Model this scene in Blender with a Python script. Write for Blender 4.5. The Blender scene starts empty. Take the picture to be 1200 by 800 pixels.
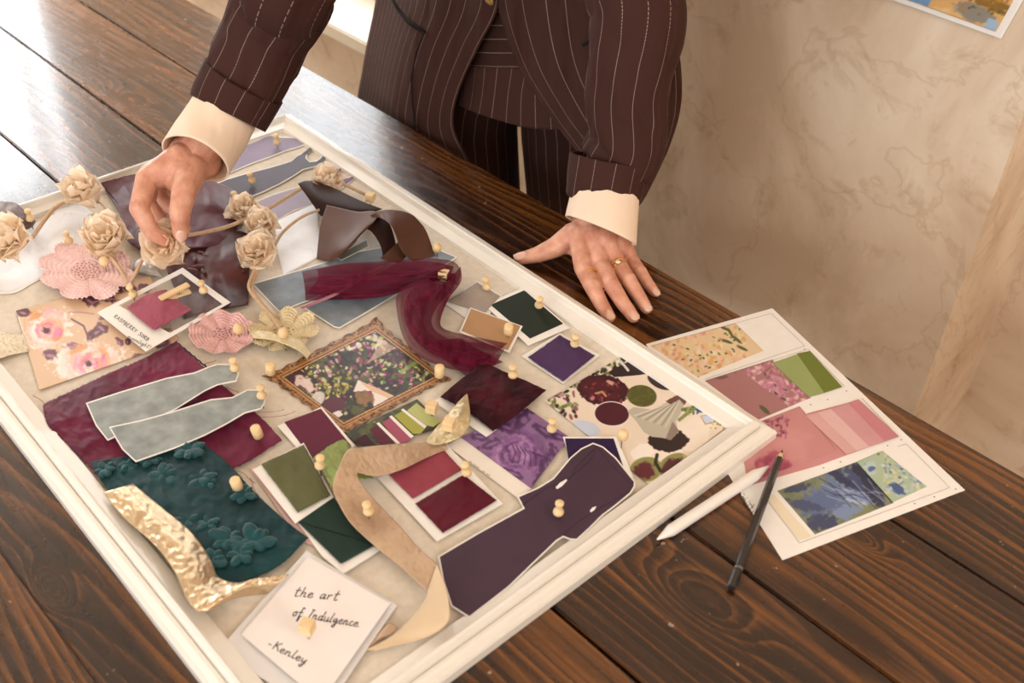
import bpy, bmesh, math, random
import numpy as np
from mathutils import Vector, Matrix, Euler
C = bpy.context.scene.collection
PI = math.pi
random.seed(7); rng = np.random.default_rng(7)

# ---------------------------------------------------------------- camera
FPX, PITCH, ROLL, AZ = 1252.43, 0.678642, 0.0445734, -0.781434
CAM = np.array([0.0, 0.0, 1.5])
def _w(v): return np.array([v[0]*math.cos(AZ)+v[1]*math.sin(AZ), -v[0]*math.sin(AZ)+v[1]*math.cos(AZ), v[2]])
_f = np.array([0, math.cos(PITCH), -math.sin(PITCH)]); _r = np.array([1.0, 0, 0]); _u = np.cross(_r, _f)
_R = _w(math.cos(ROLL)*_r+math.sin(ROLL)*_u); _U = _w(-math.sin(ROLL)*_r+math.cos(ROLL)*_u); _F = _w(_f)
cd = bpy.data.cameras.new('camera'); cam = bpy.data.objects.new('camera', cd); C.objects.link(cam)
cam.matrix_world = Matrix(((_R[0], _U[0], -_F[0], 0), (_R[1], _U[1], -_F[1], 0), (_R[2], _U[2], -_F[2], 1.5), (0, 0, 0, 1)))
cd.sensor_width = 36; cd.lens = FPX/1200*36; cd.clip_start = .02
cd.dof.use_dof = True; cd.dof.focus_distance = 1.22; cd.dof.aperture_fstop = 6.3
bpy.context.scene.camera = cam
# ---------------------------------------------------------------- light, exposure
sc = bpy.context.scene
sc.view_settings.view_transform = 'Standard'; sc.view_settings.look = 'None'
sc.view_settings.gamma = 1; sc.view_settings.use_curve_mapping = False
sc.view_settings.exposure = -0.1
wd = bpy.data.worlds.new('sky'); sc.world = wd; wd.use_nodes = True
wd.node_tree.nodes['Background'].inputs[0].default_value = (0.93, 0.97, 1.0, 1)
wd.node_tree.nodes['Background'].inputs[1].default_value = 2.1
def area(name, loc, target, sx, sy, power, col):
    l = bpy.data.lights.new(name, 'AREA'); l.shape = 'RECTANGLE'; l.size = sx; l.size_y = sy; l.energy = power; l.color = col
    o = bpy.data.objects.new(name, l); C.objects.link(o); o.location = loc
    o.rotation_euler = (Vector(target)-Vector(loc)).to_track_quat('-Z', 'Y').to_euler(); return o
area('daylight_right', (1.7, .45, 2.3), (-.6, .5, .75), 1.3, 1.1, 25, (1.0, .97, .93))
area('front_fill_light', (.2, -2.85, 1.75), (-.3, 1, 1.0), 3.2, 1.8, 58, (1.0, .985, .97))  # unseen fill lamp added on the camera side to brighten wall and room
area('daylight_left_window', (-2.1, 1.62, 1.45), (-1.6, 0, .8), 1.1, 1.5, 25, (.93, .97, 1.0))
area('daylight_far_window', (-5.4, 1.62, 1.95), (-3.0, 0, .8), 2.9, 2.3, 210, (.93, .97, 1.0))

# ---------------------------------------------------------------- helpers
def up(px, py, z=None, y=None):
    """ray through a photograph point met with a real plane (height z, or depth y)"""
    d = (px-600)/FPX*_R-(py-400)/FPX*_U+_F
    t = (z-CAM[2])/d[2] if z is not None else y/d[1]
    return CAM+d*t
def upv(PX, PY, Z):
    d = ((PX-600)/FPX)[..., None]*_R-((PY-400)/FPX)[..., None]*_U+_F
    return CAM+d*((Z-1.5)/d[..., 2])[..., None]
def lin(c):
    if isinstance(c, str): c = [int(c[i:i+2], 16)/255 for i in (0, 2, 4)]
    return tuple((x/12.92 if x <= .04045 else ((x+.055)/1.055)**2.4) for x in c)
def hx(s): return np.array([int(s[i:i+2], 16)/255 for i in (0, 2, 4)])
def tag(o, label=None, cat=None, group=None, kind=None):
    if label: o['label'] = label
    if cat: o['category'] = cat
    if group: o['group'] = group
    if kind: o['kind'] = kind
    return o
def link(name, me, m=None, parent=None, smooth=False):
    o = bpy.data.objects.new(name, me); C.objects.link(o)
    if m: me.materials.append(m)
    if smooth:
        me.polygons.foreach_set('use_smooth', [True]*len(me.polygons))
    if parent:
        o.parent = parent; o.matrix_parent_inverse = Matrix.Translation(-Vector(parent.location))
    return o
def thing(name, label, cat, loc, group=None):
    o = bpy.data.objects.new(name, None); o.empty_display_size = .02; C.objects.link(o); o.location = loc
    return tag(o, label, cat, group)
def bobj(name, bm, m=None, parent=None, smooth=False):
    me = bpy.data.meshes.new(name); bm.normal_update(); bm.to_mesh(me); bm.free(); return link(name, me, m, parent, smooth)
def box(bm, x0, x1, y0, y1, z0, z1):
    v = [bm.verts.new(p) for p in ((x0,y0,z0),(x1,y0,z0),(x1,y1,z0),(x0,y1,z0),(x0,y0,z1),(x1,y0,z1),(x1,y1,z1),(x0,y1,z1))]
    for f in ((3,2,1,0),(4,5,6,7),(0,1,5,4),(1,2,6,5),(2,3,7,6),(3,0,4,7)): bm.faces.new([v[i] for i in f])
    return v
def boxobj(name, b, m, parent=None, bev=0):
    bm = bmesh.new(); box(bm, *b)
    if bev: bmesh.ops.bevel(bm, geom=bm.edges[:], offset=bev, segments=2, affect='EDGES')
    return bobj(name, bm, m, parent)
def lathe(bm, prof, M=Matrix(), n=16):
    rings = []
    for r, z in prof:
        rings.append([bm.verts.new(M @ Vector((r*math.cos(2*PI*k/n), r*math.sin(2*PI*k/n), z))) for k in range(n)])
    for a, b in zip(rings, rings[1:]):
        for k in range(n): bm.faces.new((a[k], a[(k+1) % n], b[(k+1) % n], b[k]))
    bm.faces.new(rings[0][::-1]); bm.faces.new(rings[-1])
def tube(bm, pts, rad, n=8, flat=1.0):
    pts = [Vector(p) for p in pts]; rings = []; upd = None
    for i, p in enumerate(pts):
        t = (pts[min(i+1, len(pts)-1)]-pts[max(i-1, 0)]).normalized()
        if upd is None: upd = Vector((0, 0, 1)) if abs(t.z) < .9 else Vector((1, 0, 0))
        s = t.cross(upd).normalized(); upd = s.cross(t).normalized()
        r = rad[i] if isinstance(rad, (list, tuple)) else rad
        rings.append([bm.verts.new(p+(s*math.cos(2*PI*k/n)+upd*math.sin(2*PI*k/n)*flat)*r) for k in range(n)])
    for a, b in zip(rings, rings[1:]):
        for k in range(n): bm.faces.new((a[k], a[(k+1) % n], b[(k+1) % n], b[k]))
    bm.faces.new(rings[0][::-1]); bm.faces.new(rings[-1])
def cr(P, n):
    """Catmull-Rom resample of an (m,k) array to n samples"""
    P = np.asarray(P, float); m = len(P); t = np.linspace(0, m-1, n); i = np.minimum(t.astype(int), m-2); f = (t-i)[:, None]
    E = np.vstack([2*P[0]-P[1], P, 2*P[-1]-P[-2]])
    a, b, c, d = E[i], E[i+1], E[i+2], E[i+3]
    return .5*(2*b+(c-a)*f+(2*a-5*b+4*c-d)*f*f+(3*b-a-3*c+d)*f**3)
def lerpn(P, n):
    P = np.asarray(P, float); t = np.linspace(0, len(P)-1, n); i = np.minimum(t.astype(int), len(P)-2); f = (t-i)[:, None]
    return P[i]*(1-f)+P[i+1]*f
def _hash(ix, iy, s): 
    h = np.sin(ix*127.1+iy*311.7+s*74.7)*43758.5453; return h-np.floor(h)
def vn(x, y, s=0):
    ix, iy = np.floor(x), np.floor(y); fx, fy = x-ix, y-iy; fx = fx*fx*(3-2*fx); fy = fy*fy*(3-2*fy)
    return (_hash(ix, iy, s)*(1-fx)+_hash(ix+1, iy, s)*fx)*(1-fy)+(_hash(ix, iy+1, s)*(1-fx)+_hash(ix+1, iy+1, s)*fx)*fy
def fbm(x, y, s=0, o=4):
    r = 0; a = .5
    for k in range(o): r = r+a*vn(x*2**k, y*2**k, s+k*7.3); a *= .5
    return r/(1-.5**o)

# ---------------------------------------------------------------- materials
def newmat(name):
    m = bpy.data.materials.new(name); m.use_nodes = True; nt = m.node_tree
    return m, nt, nt.nodes['Principled BSDF']
def N(nt, t, **k):
    n = nt.nodes.new(t)
    for a, b in k.items(): setattr(n, a, b)
    return n
def mat(name, col, rough=.6, var=.12, vs=30, bump=0, bs=400, sheen=0, metal=0, coat=0, alpha=1, sss=0, stretch=None, bump2=0, bs2=40, col2=None):
    m, nt, b = newmat(name); L = nt.links.new
    tc = N(nt, 'ShaderNodeTexCoord'); src = tc.outputs['Object']
    if stretch:
        mp = N(nt, 'ShaderNodeMapping'); mp.inputs['Scale'].default_value = stretch; mp.inputs['Rotation'].default_value = (0, 0, 0); L(src, mp.inputs[0]); src = mp.outputs[0]
    c = lin(col)
    if var or col2:
        no = N(nt, 'ShaderNodeTexNoise'); no.inputs['Scale'].default_value = vs; no.inputs['Detail'].default_value = 4; L(src, no.inputs['Vector'])
        rp = N(nt, 'ShaderNodeValToRGB'); rp.color_ramp.elements[0].position = .3; rp.color_ramp.elements[1].position = .7
        c2 = lin(col2) if col2 else tuple(min(1, x*(1+var)) for x in c)
        rp.color_ramp.elements[0].color = (*[x*(1-var) for x in c], 1); rp.color_ramp.elements[1].color = (*c2, 1)
        L(no.outputs['Fac'], rp.inputs[0]); L(rp.outputs[0], b.inputs['Base Color'])
    else: b.inputs['Base Color'].default_value = (*c, 1)
    b.inputs['Roughness'].default_value = rough; b.inputs['Metallic'].default_value = metal
    b.inputs['Coat Weight'].default_value = coat; b.inputs['Sheen Weight'].default_value = sheen; b.inputs['Sheen Roughness'].default_value = .4
    b.inputs['Alpha'].default_value = alpha
    if rough >= .4 or sheen: b.inputs['Specular IOR Level'].default_value = .2 if sheen else .3
    if sss: b.inputs['Subsurface Weight'].default_value = sss; b.inputs['Subsurface Radius'].default_value = (1, .35, .2); b.inputs['Subsurface Scale'].default_value = .006
    prev = None
    for bb, s in ((bump2, bs2), (bump, bs)):
        if bb:
            n2 = N(nt, 'ShaderNodeTexNoise'); n2.inputs['Scale'].default_value = s; n2.inputs['Detail'].default_value = 3; L(src, n2.inputs['Vector'])
            bp = N(nt, 'ShaderNodeBump'); bp.inputs['Strength'].default_value = min(1, bb); bp.inputs['Distance'].default_value = (.4 if s > 200 else .13)/s; L(n2.outputs[0], bp.inputs['Height'])
            if prev: L(prev.outputs[0], bp.inputs['Normal'])
            prev = bp
    if prev: L(prev.outputs[0], b.inputs['Normal'])
    return m
def attrmat(name, rough=.55, bump=0, bs=300, sheen=0, coat=0, metal=0):
    m, nt, b = newmat(name); a = N(nt, 'ShaderNodeAttribute', attribute_name='Col'); nt.links.new(a.outputs['Color'], b.inputs['Base Color'])
    b.inputs['Roughness'].default_value = rough; b.inputs['Sheen Weight'].default_value = sheen; b.inputs['Coat Weight'].default_value = coat; b.inputs['Metallic'].default_value = metal
    if bump:
        n2 = N(nt, 'ShaderNodeTexNoise'); n2.inputs['Scale'].default_value = bs; tc = N(nt, 'ShaderNodeTexCoord'); nt.links.new(tc.outputs['Object'], n2.inputs['Vector'])
        bp = N(nt, 'ShaderNodeBump'); bp.inputs['Strength'].default_value = bump; bp.inputs['Distance'].default_value = .4/bs
        nt.links.new(n2.outputs[0], bp.inputs['Height']); nt.links.new(bp.outputs[0], b.inputs['Normal'])
    return m

TZ_ = .75
def wood_mat():
    m, nt, b = newmat('varnished_walnut'); L = nt.links.new
    tc = N(nt, 'ShaderNodeTexCoord'); oi = N(nt, 'ShaderNodeObjectInfo'); sep = N(nt, 'ShaderNodeSeparateXYZ'); L(tc.outputs['Object'], sep.inputs[0])
    def math_(op, a, b_=None, c=None):
        n = N(nt, 'ShaderNodeMath', operation=op)
        for i, v in enumerate((a, b_, c)):
            if v is None: continue
            if isinstance(v, (int, float)): n.inputs[i].default_value = v
            else: L(v, n.inputs[i])
        return n.outputs[0]
    X, Y = sep.outputs[0], sep.outputs[1]; rnd = oi.outputs['Random']
    def noise(sx, sy, off, det=4, sc=1.0):
        cb = N(nt, 'ShaderNodeCombineXYZ'); L(math_('MULTIPLY', X, sx), cb.inputs[0]); L(math_('MULTIPLY', Y, sy), cb.inputs[1]); L(math_('MULTIPLY_ADD', rnd, 31.0, off), cb.inputs[2])
        n = N(nt, 'ShaderNodeTexNoise'); n.inputs['Scale'].default_value = sc; n.inputs['Detail'].default_value = det; L(cb.outputs[0], n.inputs['Vector']); return n.outputs['Fac']
    kn = [(*[float(v) for v in up(*p, TZ_)[:2]], q) for p, q in (((822, 702), .030), ((1005, 628), .014), ((150, 118), .03), ((470, 130), .02), ((60, 690), .016))]
    f = math_('MULTIPLY_ADD', noise(.8, 4.5, 0, 3), 18.0, math_('MULTIPLY', Y, 66.0))
    for kx, ky, s in kn:   # knots: rings wrap around them
        dx = math_('MULTIPLY', math_('SUBTRACT', X, kx), .42); dy = math_('SUBTRACT', Y, ky)
        d2 = math_('ADD', math_('MULTIPLY', dx, dx), math_('MULTIPLY', dy, dy))
        f = math_('MULTIPLY_ADD', math_('EXPONENT', math_('DIVIDE', d2, -s*s*.5)), 4.5, f)
    saw = math_('FRACT', f); saw = math_('POWER', math_('MULTIPLY', saw, math_('MINIMUM', 1.0, math_('MULTIPLY', math_('SUBTRACT', 1.0, saw), 6.0))), 1.6)
    g = math_('MULTIPLY_ADD', saw, .30, math_('MULTIPLY', noise(2.2, 210, 9, 3), .5))
    g = math_('MULTIPLY_ADD', noise(1.6, 12, 3, 3), .78, g)
    rp = N(nt, 'ShaderNodeValToRGB'); cr_ = rp.color_ramp; cr_.elements[0].position = .5; cr_.elements[0].color = (*lin('180803'), 1)
    cr_.elements[1].position = .98; cr_.elements[1].color = (*lin('7e4c1f'), 1)
    e = cr_.elements.new(.68); e.color = (*lin('2f180b'), 1)
    L(g, rp.inputs[0])
    # knot hearts are dark
    col = rp.outputs[0]
    for kx, ky, rx, ry in [(kn[0][0], kn[0][1], .024, .014), (kn[1][0], kn[1][1], .007, .005)]:
        dx = math_('DIVIDE', math_('SUBTRACT', X, kx), rx); dy = math_('DIVIDE', math_('SUBTRACT', Y, ky), ry)
        d2 = math_('ADD', math_('MULTIPLY', dx, dx), math_('MULTIPLY', dy, dy))
        k = math_('MULTIPLY', math_('EXPONENT', math_('MULTIPLY', d2, -.8)), .85)
        mx = N(nt, 'ShaderNodeMix', data_type='RGBA'); L(k, mx.inputs[0]); L(col, mx.inputs[6]); mx.inputs[7].default_value = (*lin('190b06'), 1); col = mx.outputs[2]
    # worn varnish: pale scuffs and specks
    tn = N(nt, 'ShaderNodeTexNoise'); tn.inputs['Scale'].default_value = 95; tn.inputs['Detail'].default_value = 3; L(tc.outputs['Object'], tn.inputs['Vector'])
    tn2 = N(nt, 'ShaderNodeTexNoise'); tn2.inputs['Scale'].default_value = 5; L(tc.outputs['Object'], tn2.inputs['Vector'])
    sp = math_('MULTIPLY', math_('GREATER_THAN', tn.outputs['Fac'], .73), math_('MULTIPLY', math_('GREATER_THAN', tn2.outputs['Fac'], .5), .6))
    mx = N(nt, 'ShaderNodeMix', data_type='RGBA'); L(sp, mx.inputs[0]); L(col, mx.inputs[6]); mx.inputs[7].default_value = (*lin('b9a894'), 1)
    L(mx.outputs[2], b.inputs['Base Color'])
    rr = math_('MULTIPLY_ADD', noise(30, 60, 5, 4), .28, .13); L(rr, b.inputs['Roughness'])
    b.inputs['Specular IOR Level'].default_value = .35; b.inputs['Coat Weight'].default_value = .75; b.inputs['Coat Roughness'].default_value = .12; b.inputs['IOR'].default_value = 1.5
    bp = N(nt, 'ShaderNodeBump'); bp.inputs['Strength'].default_value = .35; bp.inputs['Distance'].default_value = .0012
    L(math_('MULTIPLY_ADD', noise(14, 26, 2, 4), .8, math_('MULTIPLY', g, .5)), bp.inputs['Height']); L(bp.outputs[0], b.inputs['Normal'])
    return m
def plaster_mat():
    m, nt, b = newmat('aged_plaster'); L = nt.links.new; tc = N(nt, 'ShaderNodeTexCoord')
    def no(s, d, dist=0, rough=.6):
        n = N(nt, 'ShaderNodeTexNoise'); n.inputs['Scale'].default_value = s; n.inputs['Detail'].default_value = d; n.inputs['Distortion'].default_value = dist; n.inputs['Roughness'].default_value = rough; L(tc.outputs['Object'], n.inputs['Vector']); return n.outputs['Fac']
    r1 = N(nt, 'ShaderNodeValToRGB'); L(no(2.2, 5, 1.2), r1.inputs[0]); e = r1.color_ramp.elements
    e[0].position = .35; e[0].color = (*lin('c9ae93'), 1); e[1].position = .68; e[1].color = (*lin('e8d6c0'), 1); x = e.new(.5); x.color = (*lin('dcc5ac'), 1)
    r2 = N(nt, 'ShaderNodeValToRGB'); L(no(14, 6, .6, .7), r2.inputs[0]); e = r2.color_ramp.elements
    e[0].position = .30; e[0].color = (.76, .69, .6, 1); e[1].position = .45; e[1].color = (1, 1, 1, 1)
    mx = N(nt, 'ShaderNodeMix', data_type='RGBA', blend_type='MULTIPLY'); mx.inputs[0].default_value = .8; L(r1.outputs[0], mx.inputs[6]); L(r2.outputs[0], mx.inputs[7])
    # thin crack-like veins where a slow noise crosses its middle
    v = N(nt, 'ShaderNodeMath', operation='SUBTRACT'); L(no(3.1, 5, .5), v.inputs[0]); v.inputs[1].default_value = .5
    va = N(nt, 'ShaderNodeMath', operation='ABSOLUTE'); L(v.outputs[0], va.inputs[0])
    vr = N(nt, 'ShaderNodeValToRGB'); L(va.outputs[0], vr.inputs[0]); vr.color_ramp.elements[0].color = (.87, .81, .74, 1); vr.color_ramp.elements[1].position = .012; vr.color_ramp.elements[1].color = (1, 1, 1, 1)
    m2 = N(nt, 'ShaderNodeMix', data_type='RGBA', blend_type='MULTIPLY'); m2.inputs[0].default_value = .8; L(mx.outputs[2], m2.inputs[6]); L(vr.outputs[0], m2.inputs[7])
    L(m2.outputs[2], b.inputs['Base Color']); b.inputs['Roughness'].default_value = .8
    bp = N(nt, 'ShaderNodeBump'); bp.inputs['Strength'].default_value = .5; bp.inputs['Distance'].default_value = .006; L(no(9, 6), bp.inputs['Height']); L(bp.outputs[0], b.inputs['Normal'])
    return m
def pin_stripe(name, base, stripe, spacing=.021, axis=0):
    m, nt, b = newmat(name); L = nt.links.new
    uv = N(nt, 'ShaderNodeUVMap', uv_map='UVMap'); sp = N(nt, 'ShaderNodeSeparateXYZ'); L(uv.outputs[0], sp.inputs[0])
    def mt(op, a, b_=None):
        n = N(nt, 'ShaderNodeMath', operation=op)
        for i, v in enumerate((a, b_)):
            if v is None: continue
            if isinstance(v, (int, float)): n.inputs[i].default_value = v
            else: L(v, n.inputs[i])
        return n.outputs[0]
    u, v = sp.outputs[axis], sp.outputs[1-axis]
    s = mt('LESS_THAN', mt('ABSOLUTE', mt('SUBTRACT', mt('FRACT', mt('DIVIDE', u, spacing)), .5)), .00042/spacing)
    d = mt('GREATER_THAN', mt('FRACT', mt('DIVIDE', v, .0024)), .3)
    k = mt('MULTIPLY', mt('MULTIPLY', s, d), .4)
    tc = N(nt, 'ShaderNodeTexCoord'); no = N(nt, 'ShaderNodeTexNoise'); no.inputs['Scale'].default_value = 1400; L(tc.outputs['Object'], no.inputs['Vector'])
    n3 = N(nt, 'ShaderNodeTexNoise'); n3.inputs['Scale'].default_value = 14; L(tc.outputs['Object'], n3.inputs['Vector'])
    mx0 = N(nt, 'ShaderNodeMix', data_type='RGBA'); L(no.outputs['Fac'], mx0.inputs[0]); c = lin(base)
    mx0.inputs[6].default_value = (*[x*.72 for x in c], 1); mx0.inputs[7].default_value = (*[x*1.3 for x in c], 1)
    mx = N(nt, 'ShaderNodeMix', data_type='RGBA'); L(k, mx.inputs[0]); L(mx0.outputs[2], mx.inputs[6]); mx.inputs[7].default_value = (*lin(stripe), 1)
    L(mx.outputs[2], b.inputs['Base Color']); b.inputs['Roughness'].default_value = .85; b.inputs['Specular IOR Level'].default_value = .2
    bp = N(nt, 'ShaderNodeBump'); bp.inputs['Strength'].default_value = .3; bp.inputs['Distance'].default_value = .006; L(n3.outputs[0], bp.inputs['Height']); L(bp.outputs[0], b.inputs['Normal'])
    return m

M = {}
M['wood'] = wood_mat(); M['plaster'] = plaster_mat()
M['stripe'] = pin_stripe('brown_pinstripe_wool', '3c221c', 'd8c4b4', .027); M['stripe_h'] = pin_stripe('brown_pinstripe_wool_crosswise', '38201a', 'd8c4b4', .018, 1)
M['trouser'] = pin_stripe('dark_brown_pinstripe_wool', '2c1611', 'b8a294', .022)
M['frame'] = mat('cream_lacquered_wood', 'ebe4d9', .32, 0, 20, coat=.4)
M['linen'] = mat('natural_linen', 'dcd0bf', .9, .07, 120, bump=.5, bs=700, bump2=.25, bs2=12)
M['pine'] = mat('pale_pine', 'e6c797', .5, .1, 60, stretch=(1, 1, 6))
M['pin_steel'] = mat('pin_steel', '8a8a88', .3, 0, metal=1)
M['paper'] = mat('white_card', 'f0ebe4', .7, .02, 60)
M['paper_warm'] = mat('warm_white_card', 'ebe1d5', .7, .02, 60)
M['ink'] = mat('black_ink', '201c22', .6, 0)
M['skin'] = mat('skin', 'c5846b', .42, .06, 60, bump=.35, bs=420, bump2=.35, bs2=110, sss=.15, col2='dfa98f')
M['nail'] = mat('nude_nail_varnish', 'dfb09a', .14, 0, coat=1)
M['gold'] = mat('gold', 'd9a94a', .22, 0, metal=1)
M['cuffcloth'] = mat('cream_shirting', 'ead2ba', .8, .02, 40, bump=.2, bs=900, sss=0)
# ---------------------------------------------------------------- the setting
TZ = .75; WY = 1.42
def struct(name, b, m, bev=0): return tag(boxobj(name, b, m, None, bev), kind='structure')
def wall_with_holes(name, x0, x1, y0, y1, z1, holes):
    bm = bmesh.new(); xs = x0
    for (a, b_, c, d) in holes:
        box(bm, xs, a, y0, y1, 0, z1); box(bm, a, b_, y0, y1, 0, c); box(bm, a, b_, y0, y1, d, z1); xs = b_
    box(bm, xs, x1, y0, y1, 0, z1)
    return tag(bobj(name, bm, M['plaster']), kind='structure')
W1 = (-2.62, -1.50, .492, 2.3); W2 = (-7.0, -3.95, .5, 2.95)
wall_with_holes('wall_back', -7.8, -.458, WY, WY+.24, 3.4, [W2, W1])
struct('wall_recess', (-.47, 3.0, WY+.24, WY+.34, 0, 3.4), M['plaster'])
struct('wall_left', (-7.9, -7.8, -3.0, WY+.24, 0, 3.4), M['plaster'])
struct('wall_right', (3.0, 3.1, -3.0, WY+.34, 0, 3.4), M['plaster'])
struct('ceiling', (-7.9, 3.1, -3.0, WY+.34, 3.4, 3.5), mat('ceiling_paint', 'e8dccb', .9, .02))
M['floor'] = mat('pale_concrete_floor', 'cbb79e', .6, .08, 3)
struct('floor', (-7.9, 3.1, -3.0, WY+.34, -.1, 0), M['floor'])
wall_with_holes('wall_front', -7.9, 3.1, -3.1, -3.0, 3.4, [(-6.5, -3.5, .6, 2.9), (-2.4, 2.4, .5, 3.0)])
wf = mat('cream_window_paint', 'f1e8d8', .4, .02)
gl, nt, gb = newmat('window_glass'); gb.inputs['Transmission Weight'].default_value = 1; gb.inputs['Roughness'].default_value = 0; gb.inputs['IOR'].default_value = 1.02
def window(n, h, muls, y=WY):
    a, b_, c, d = h; bm = bmesh.new()
    for q in ((a, a+.05, c, d), (b_-.05, b_, c, d), (a, b_, c, c+.07), (a, b_, d-.05, d)): box(bm, q[0], q[1], y+.13, y+.19, q[2], q[3])
    w = tag(bobj('window_%d' % n, bm, wf), kind='structure')
    boxobj('window_sill', (a-.05, b_+.05, y-.045, y+.129, c-.03, c+.004), wf, w, .004)
    xs = [a+.05+(b_-a-.1)*k/muls for k in range(muls+1)]
    for k in range(1, muls): boxobj('mullion', (xs[k]-.02, xs[k]+.02, y+.135, y+.185, c, d), wf, w)
    for k in range(muls): boxobj('pane', (xs[k], xs[k+1], y+.158, y+.162, c+.05, d-.05), gl, w)
window(1, W1, 2); window(2, W2, 4)

# ---------------------------------------------------------------- table
tb = thing('table', 'long dark varnished plank table that fills the foreground', 'table', (-.9, .4, 0))
ys = [-.36, -.2, -.04, .1175, .277, .4365, .592, .745, .895]
for k, (a, b_) in enumerate(zip(ys, ys[1:])):
    g = .0035 if k in (5, 4) else .0007
    bm = bmesh.new(); n = 30; x0, x1 = -2.6+.013*(k % 3), .62+.017*(k % 2)
    box(bm, x0, x1, a+g/2, b_-g/2, TZ-.042, TZ)
    bmesh.ops.bevel(bm, geom=[e for e in bm.edges if e.verts[0].co.z > TZ-.01 and e.verts[1].co.z > TZ-.01], offset=.0014, segments=2, affect='EDGES')
    bobj('plank', bm, M['wood'], tb)
boxobj('apron', (-2.45, .5, .80, .83, .63, TZ-.042), M['wood'], tb); boxobj('apron', (-2.45, .5, -.29, -.26, .63, TZ-.042), M['wood'], tb)
for x in (-2.4, .38):
    for y in (.72, -.26): boxobj('leg', (x, x+.09, y, y+.09, 0, TZ-.042), M['wood'], tb, .006)

# ---------------------------------------------------------------- the board
BA = math.radians(-1.2325); ZB = .7590
def bt(u, v, z): return Vector((u*math.cos(BA)-v*math.sin(BA), u*math.sin(BA)+v*math.cos(BA), z))
U0, U1, V0, V1 = -1.262, -.3800, .1655, .7445
bd = thing('mood_board', 'large linen pinboard in a wide moulded cream frame lying on the table', 'board', tuple(bt(-.82, .45, TZ)))
prof = [(0, .0005), (0, .010), (.0015, .0125), (.004, .0128), (.006, .0155), (.0085, .0172), (.0115, .0170), (.0132, .0150), (.0138, .0200), (.0158, .0232), (.0185, .0240), (.0205, .0225), (.0212, .0190), (.0222, .0168), (.030, .0150), (.0345, .0140), (.0355, .0090), (.0355, .0005)]
def rail(P, Q, inP, inQ):
    bm = bmesh.new(); A = []; B = []
    for d, h in prof:
        A.append(bm.verts.new(bt(P[0]+inP[0]*d, P[1]+inP[1]*d, TZ+h))); B.append(bm.verts.new(bt(Q[0]+inQ[0]*d, Q[1]+inQ[1]*d, TZ+h)))
    for k in range(len(prof)): j = (k+1) % len(prof); bm.faces.new((A[k], B[k], B[j], A[j]))
    bm.faces.new(A); bm.faces.new(B[::-1]); bmesh.ops.recalc_face_normals(bm, faces=bm.faces)
    return bobj('frame_rail', bm, M['frame'], bd)
c00, c10, c11, c01 = (U0, V0), (U1, V0), (U1, V1), (U0, V1)
i00, i10, i11, i01 = (1, 1), (-1, 1), (-1, -1), (1, -1)
rail(c00, c10, i00, i10); rail(c10, c11, i10, i11); rail(c11, c01, i11, i01); rail(c01, c00, i01, i00)
bm = bmesh.new(); q = [(U0+.035, V0+.035), (U1-.035, V0+.035), (U1-.035, V1-.035), (U0+.035, V1-.035)]
vs = [bm.verts.new(bt(*p, z)) for z in (TZ+.003, ZB) for p in q]
for f in ((3, 2, 1, 0), (4, 5, 6, 7), (0, 1, 5, 4), (1, 2, 6, 5), (2, 3, 7, 6), (3, 0, 4, 7)): bm.faces.new([vs[i] for i in f])
bobj('linen_panel', bm, M['linen'], bd)

# ---------------------------------------------------------------- flat things
def outline(pts, smooth):
    pts = np.array(pts, float)
    if not smooth: return pts
    P = np.vstack([pts[-1], pts, pts[:2]]); r = []
    for i in range(len(pts)):
        a, b, c, d = P[i], P[i+1], P[i+2], P[i+3]
        for f in np.arange(0, 1, 1/smooth): r.append(.5*(2*b+(c-a)*f+(2*a-5*b+4*c-d)*f*f+(3*b-a-3*c+d)*f**3))
    return np.array(r)
def inset(pts, k):
    P = np.array(pts, float); n = len(P); o = np.zeros_like(P)
    ar = sum(P[i, 0]*P[(i+1) % n, 1]-P[(i+1) % n, 0]*P[i, 1] for i in range(n)); s = 1 if ar > 0 else -1
    for i in range(n):
        a, b, c = P[i-1], P[i], P[(i+1) % n]
        d1 = (b-a)/max(1e-6, np.linalg.norm(b-a)); d2 = (c-b)/max(1e-6, np.linalg.norm(c-b))
        n1 = np.array([-d1[1], d1[0]])*s; n2 = np.array([-d2[1], d2[0]])*s; m_ = n1+n2; L_ = np.dot(m_, n1)
        o[i] = b+m_/max(L_, .5)*k
    return o
def poly(name, pts, h, m, parent=None, th=.0004, smooth=0, zb=None, hole=None):
    """flat sheet: outline in photograph points met with the plane it lies on, th thick, lower face at h"""
    zb = ZB if zb is None else zb
    P = outline(pts, smooth); bm = bmesh.new()
    top = [bm.verts.new(up(x, y, zb+h+th)) for x, y in P]; bot = [bm.verts.new(Vector(v.co)-Vector((0, 0, th))) for v in top]
    if hole:
        H = np.array(hole, float); t2 = [bm.verts.new(up(x, y, zb+h+th)) for x, y in H]; b2 = [bm.verts.new(Vector(v.co)-Vector((0, 0, th))) for v in t2]; n = len(P)
        for i in range(n):
            j = (i+1) % n; bm.faces.new((top[i], top[j], t2[j], t2[i])); bm.faces.new((bot[j], bot[i], b2[i], b2[j])); bm.faces.new((t2[i], t2[j], b2[j], b2[i])); bm.faces.new((top[j], top[i], bot[i], bot[j]))
    else:
        bm.faces.new(top); bm.faces.new(bot[::-1]); n = len(P)
        for i in range(n): bm.faces.new((top[(i+1) % n], top[i], bot[i], bot[(i+1) % n]))
    bmesh.ops.recalc_face_normals(bm, faces=bm.faces); bmesh.ops.triangulate(bm, faces=[f for f in bm.faces if len(f.verts) > 4])
    return bobj(name, bm, m, parent)
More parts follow.
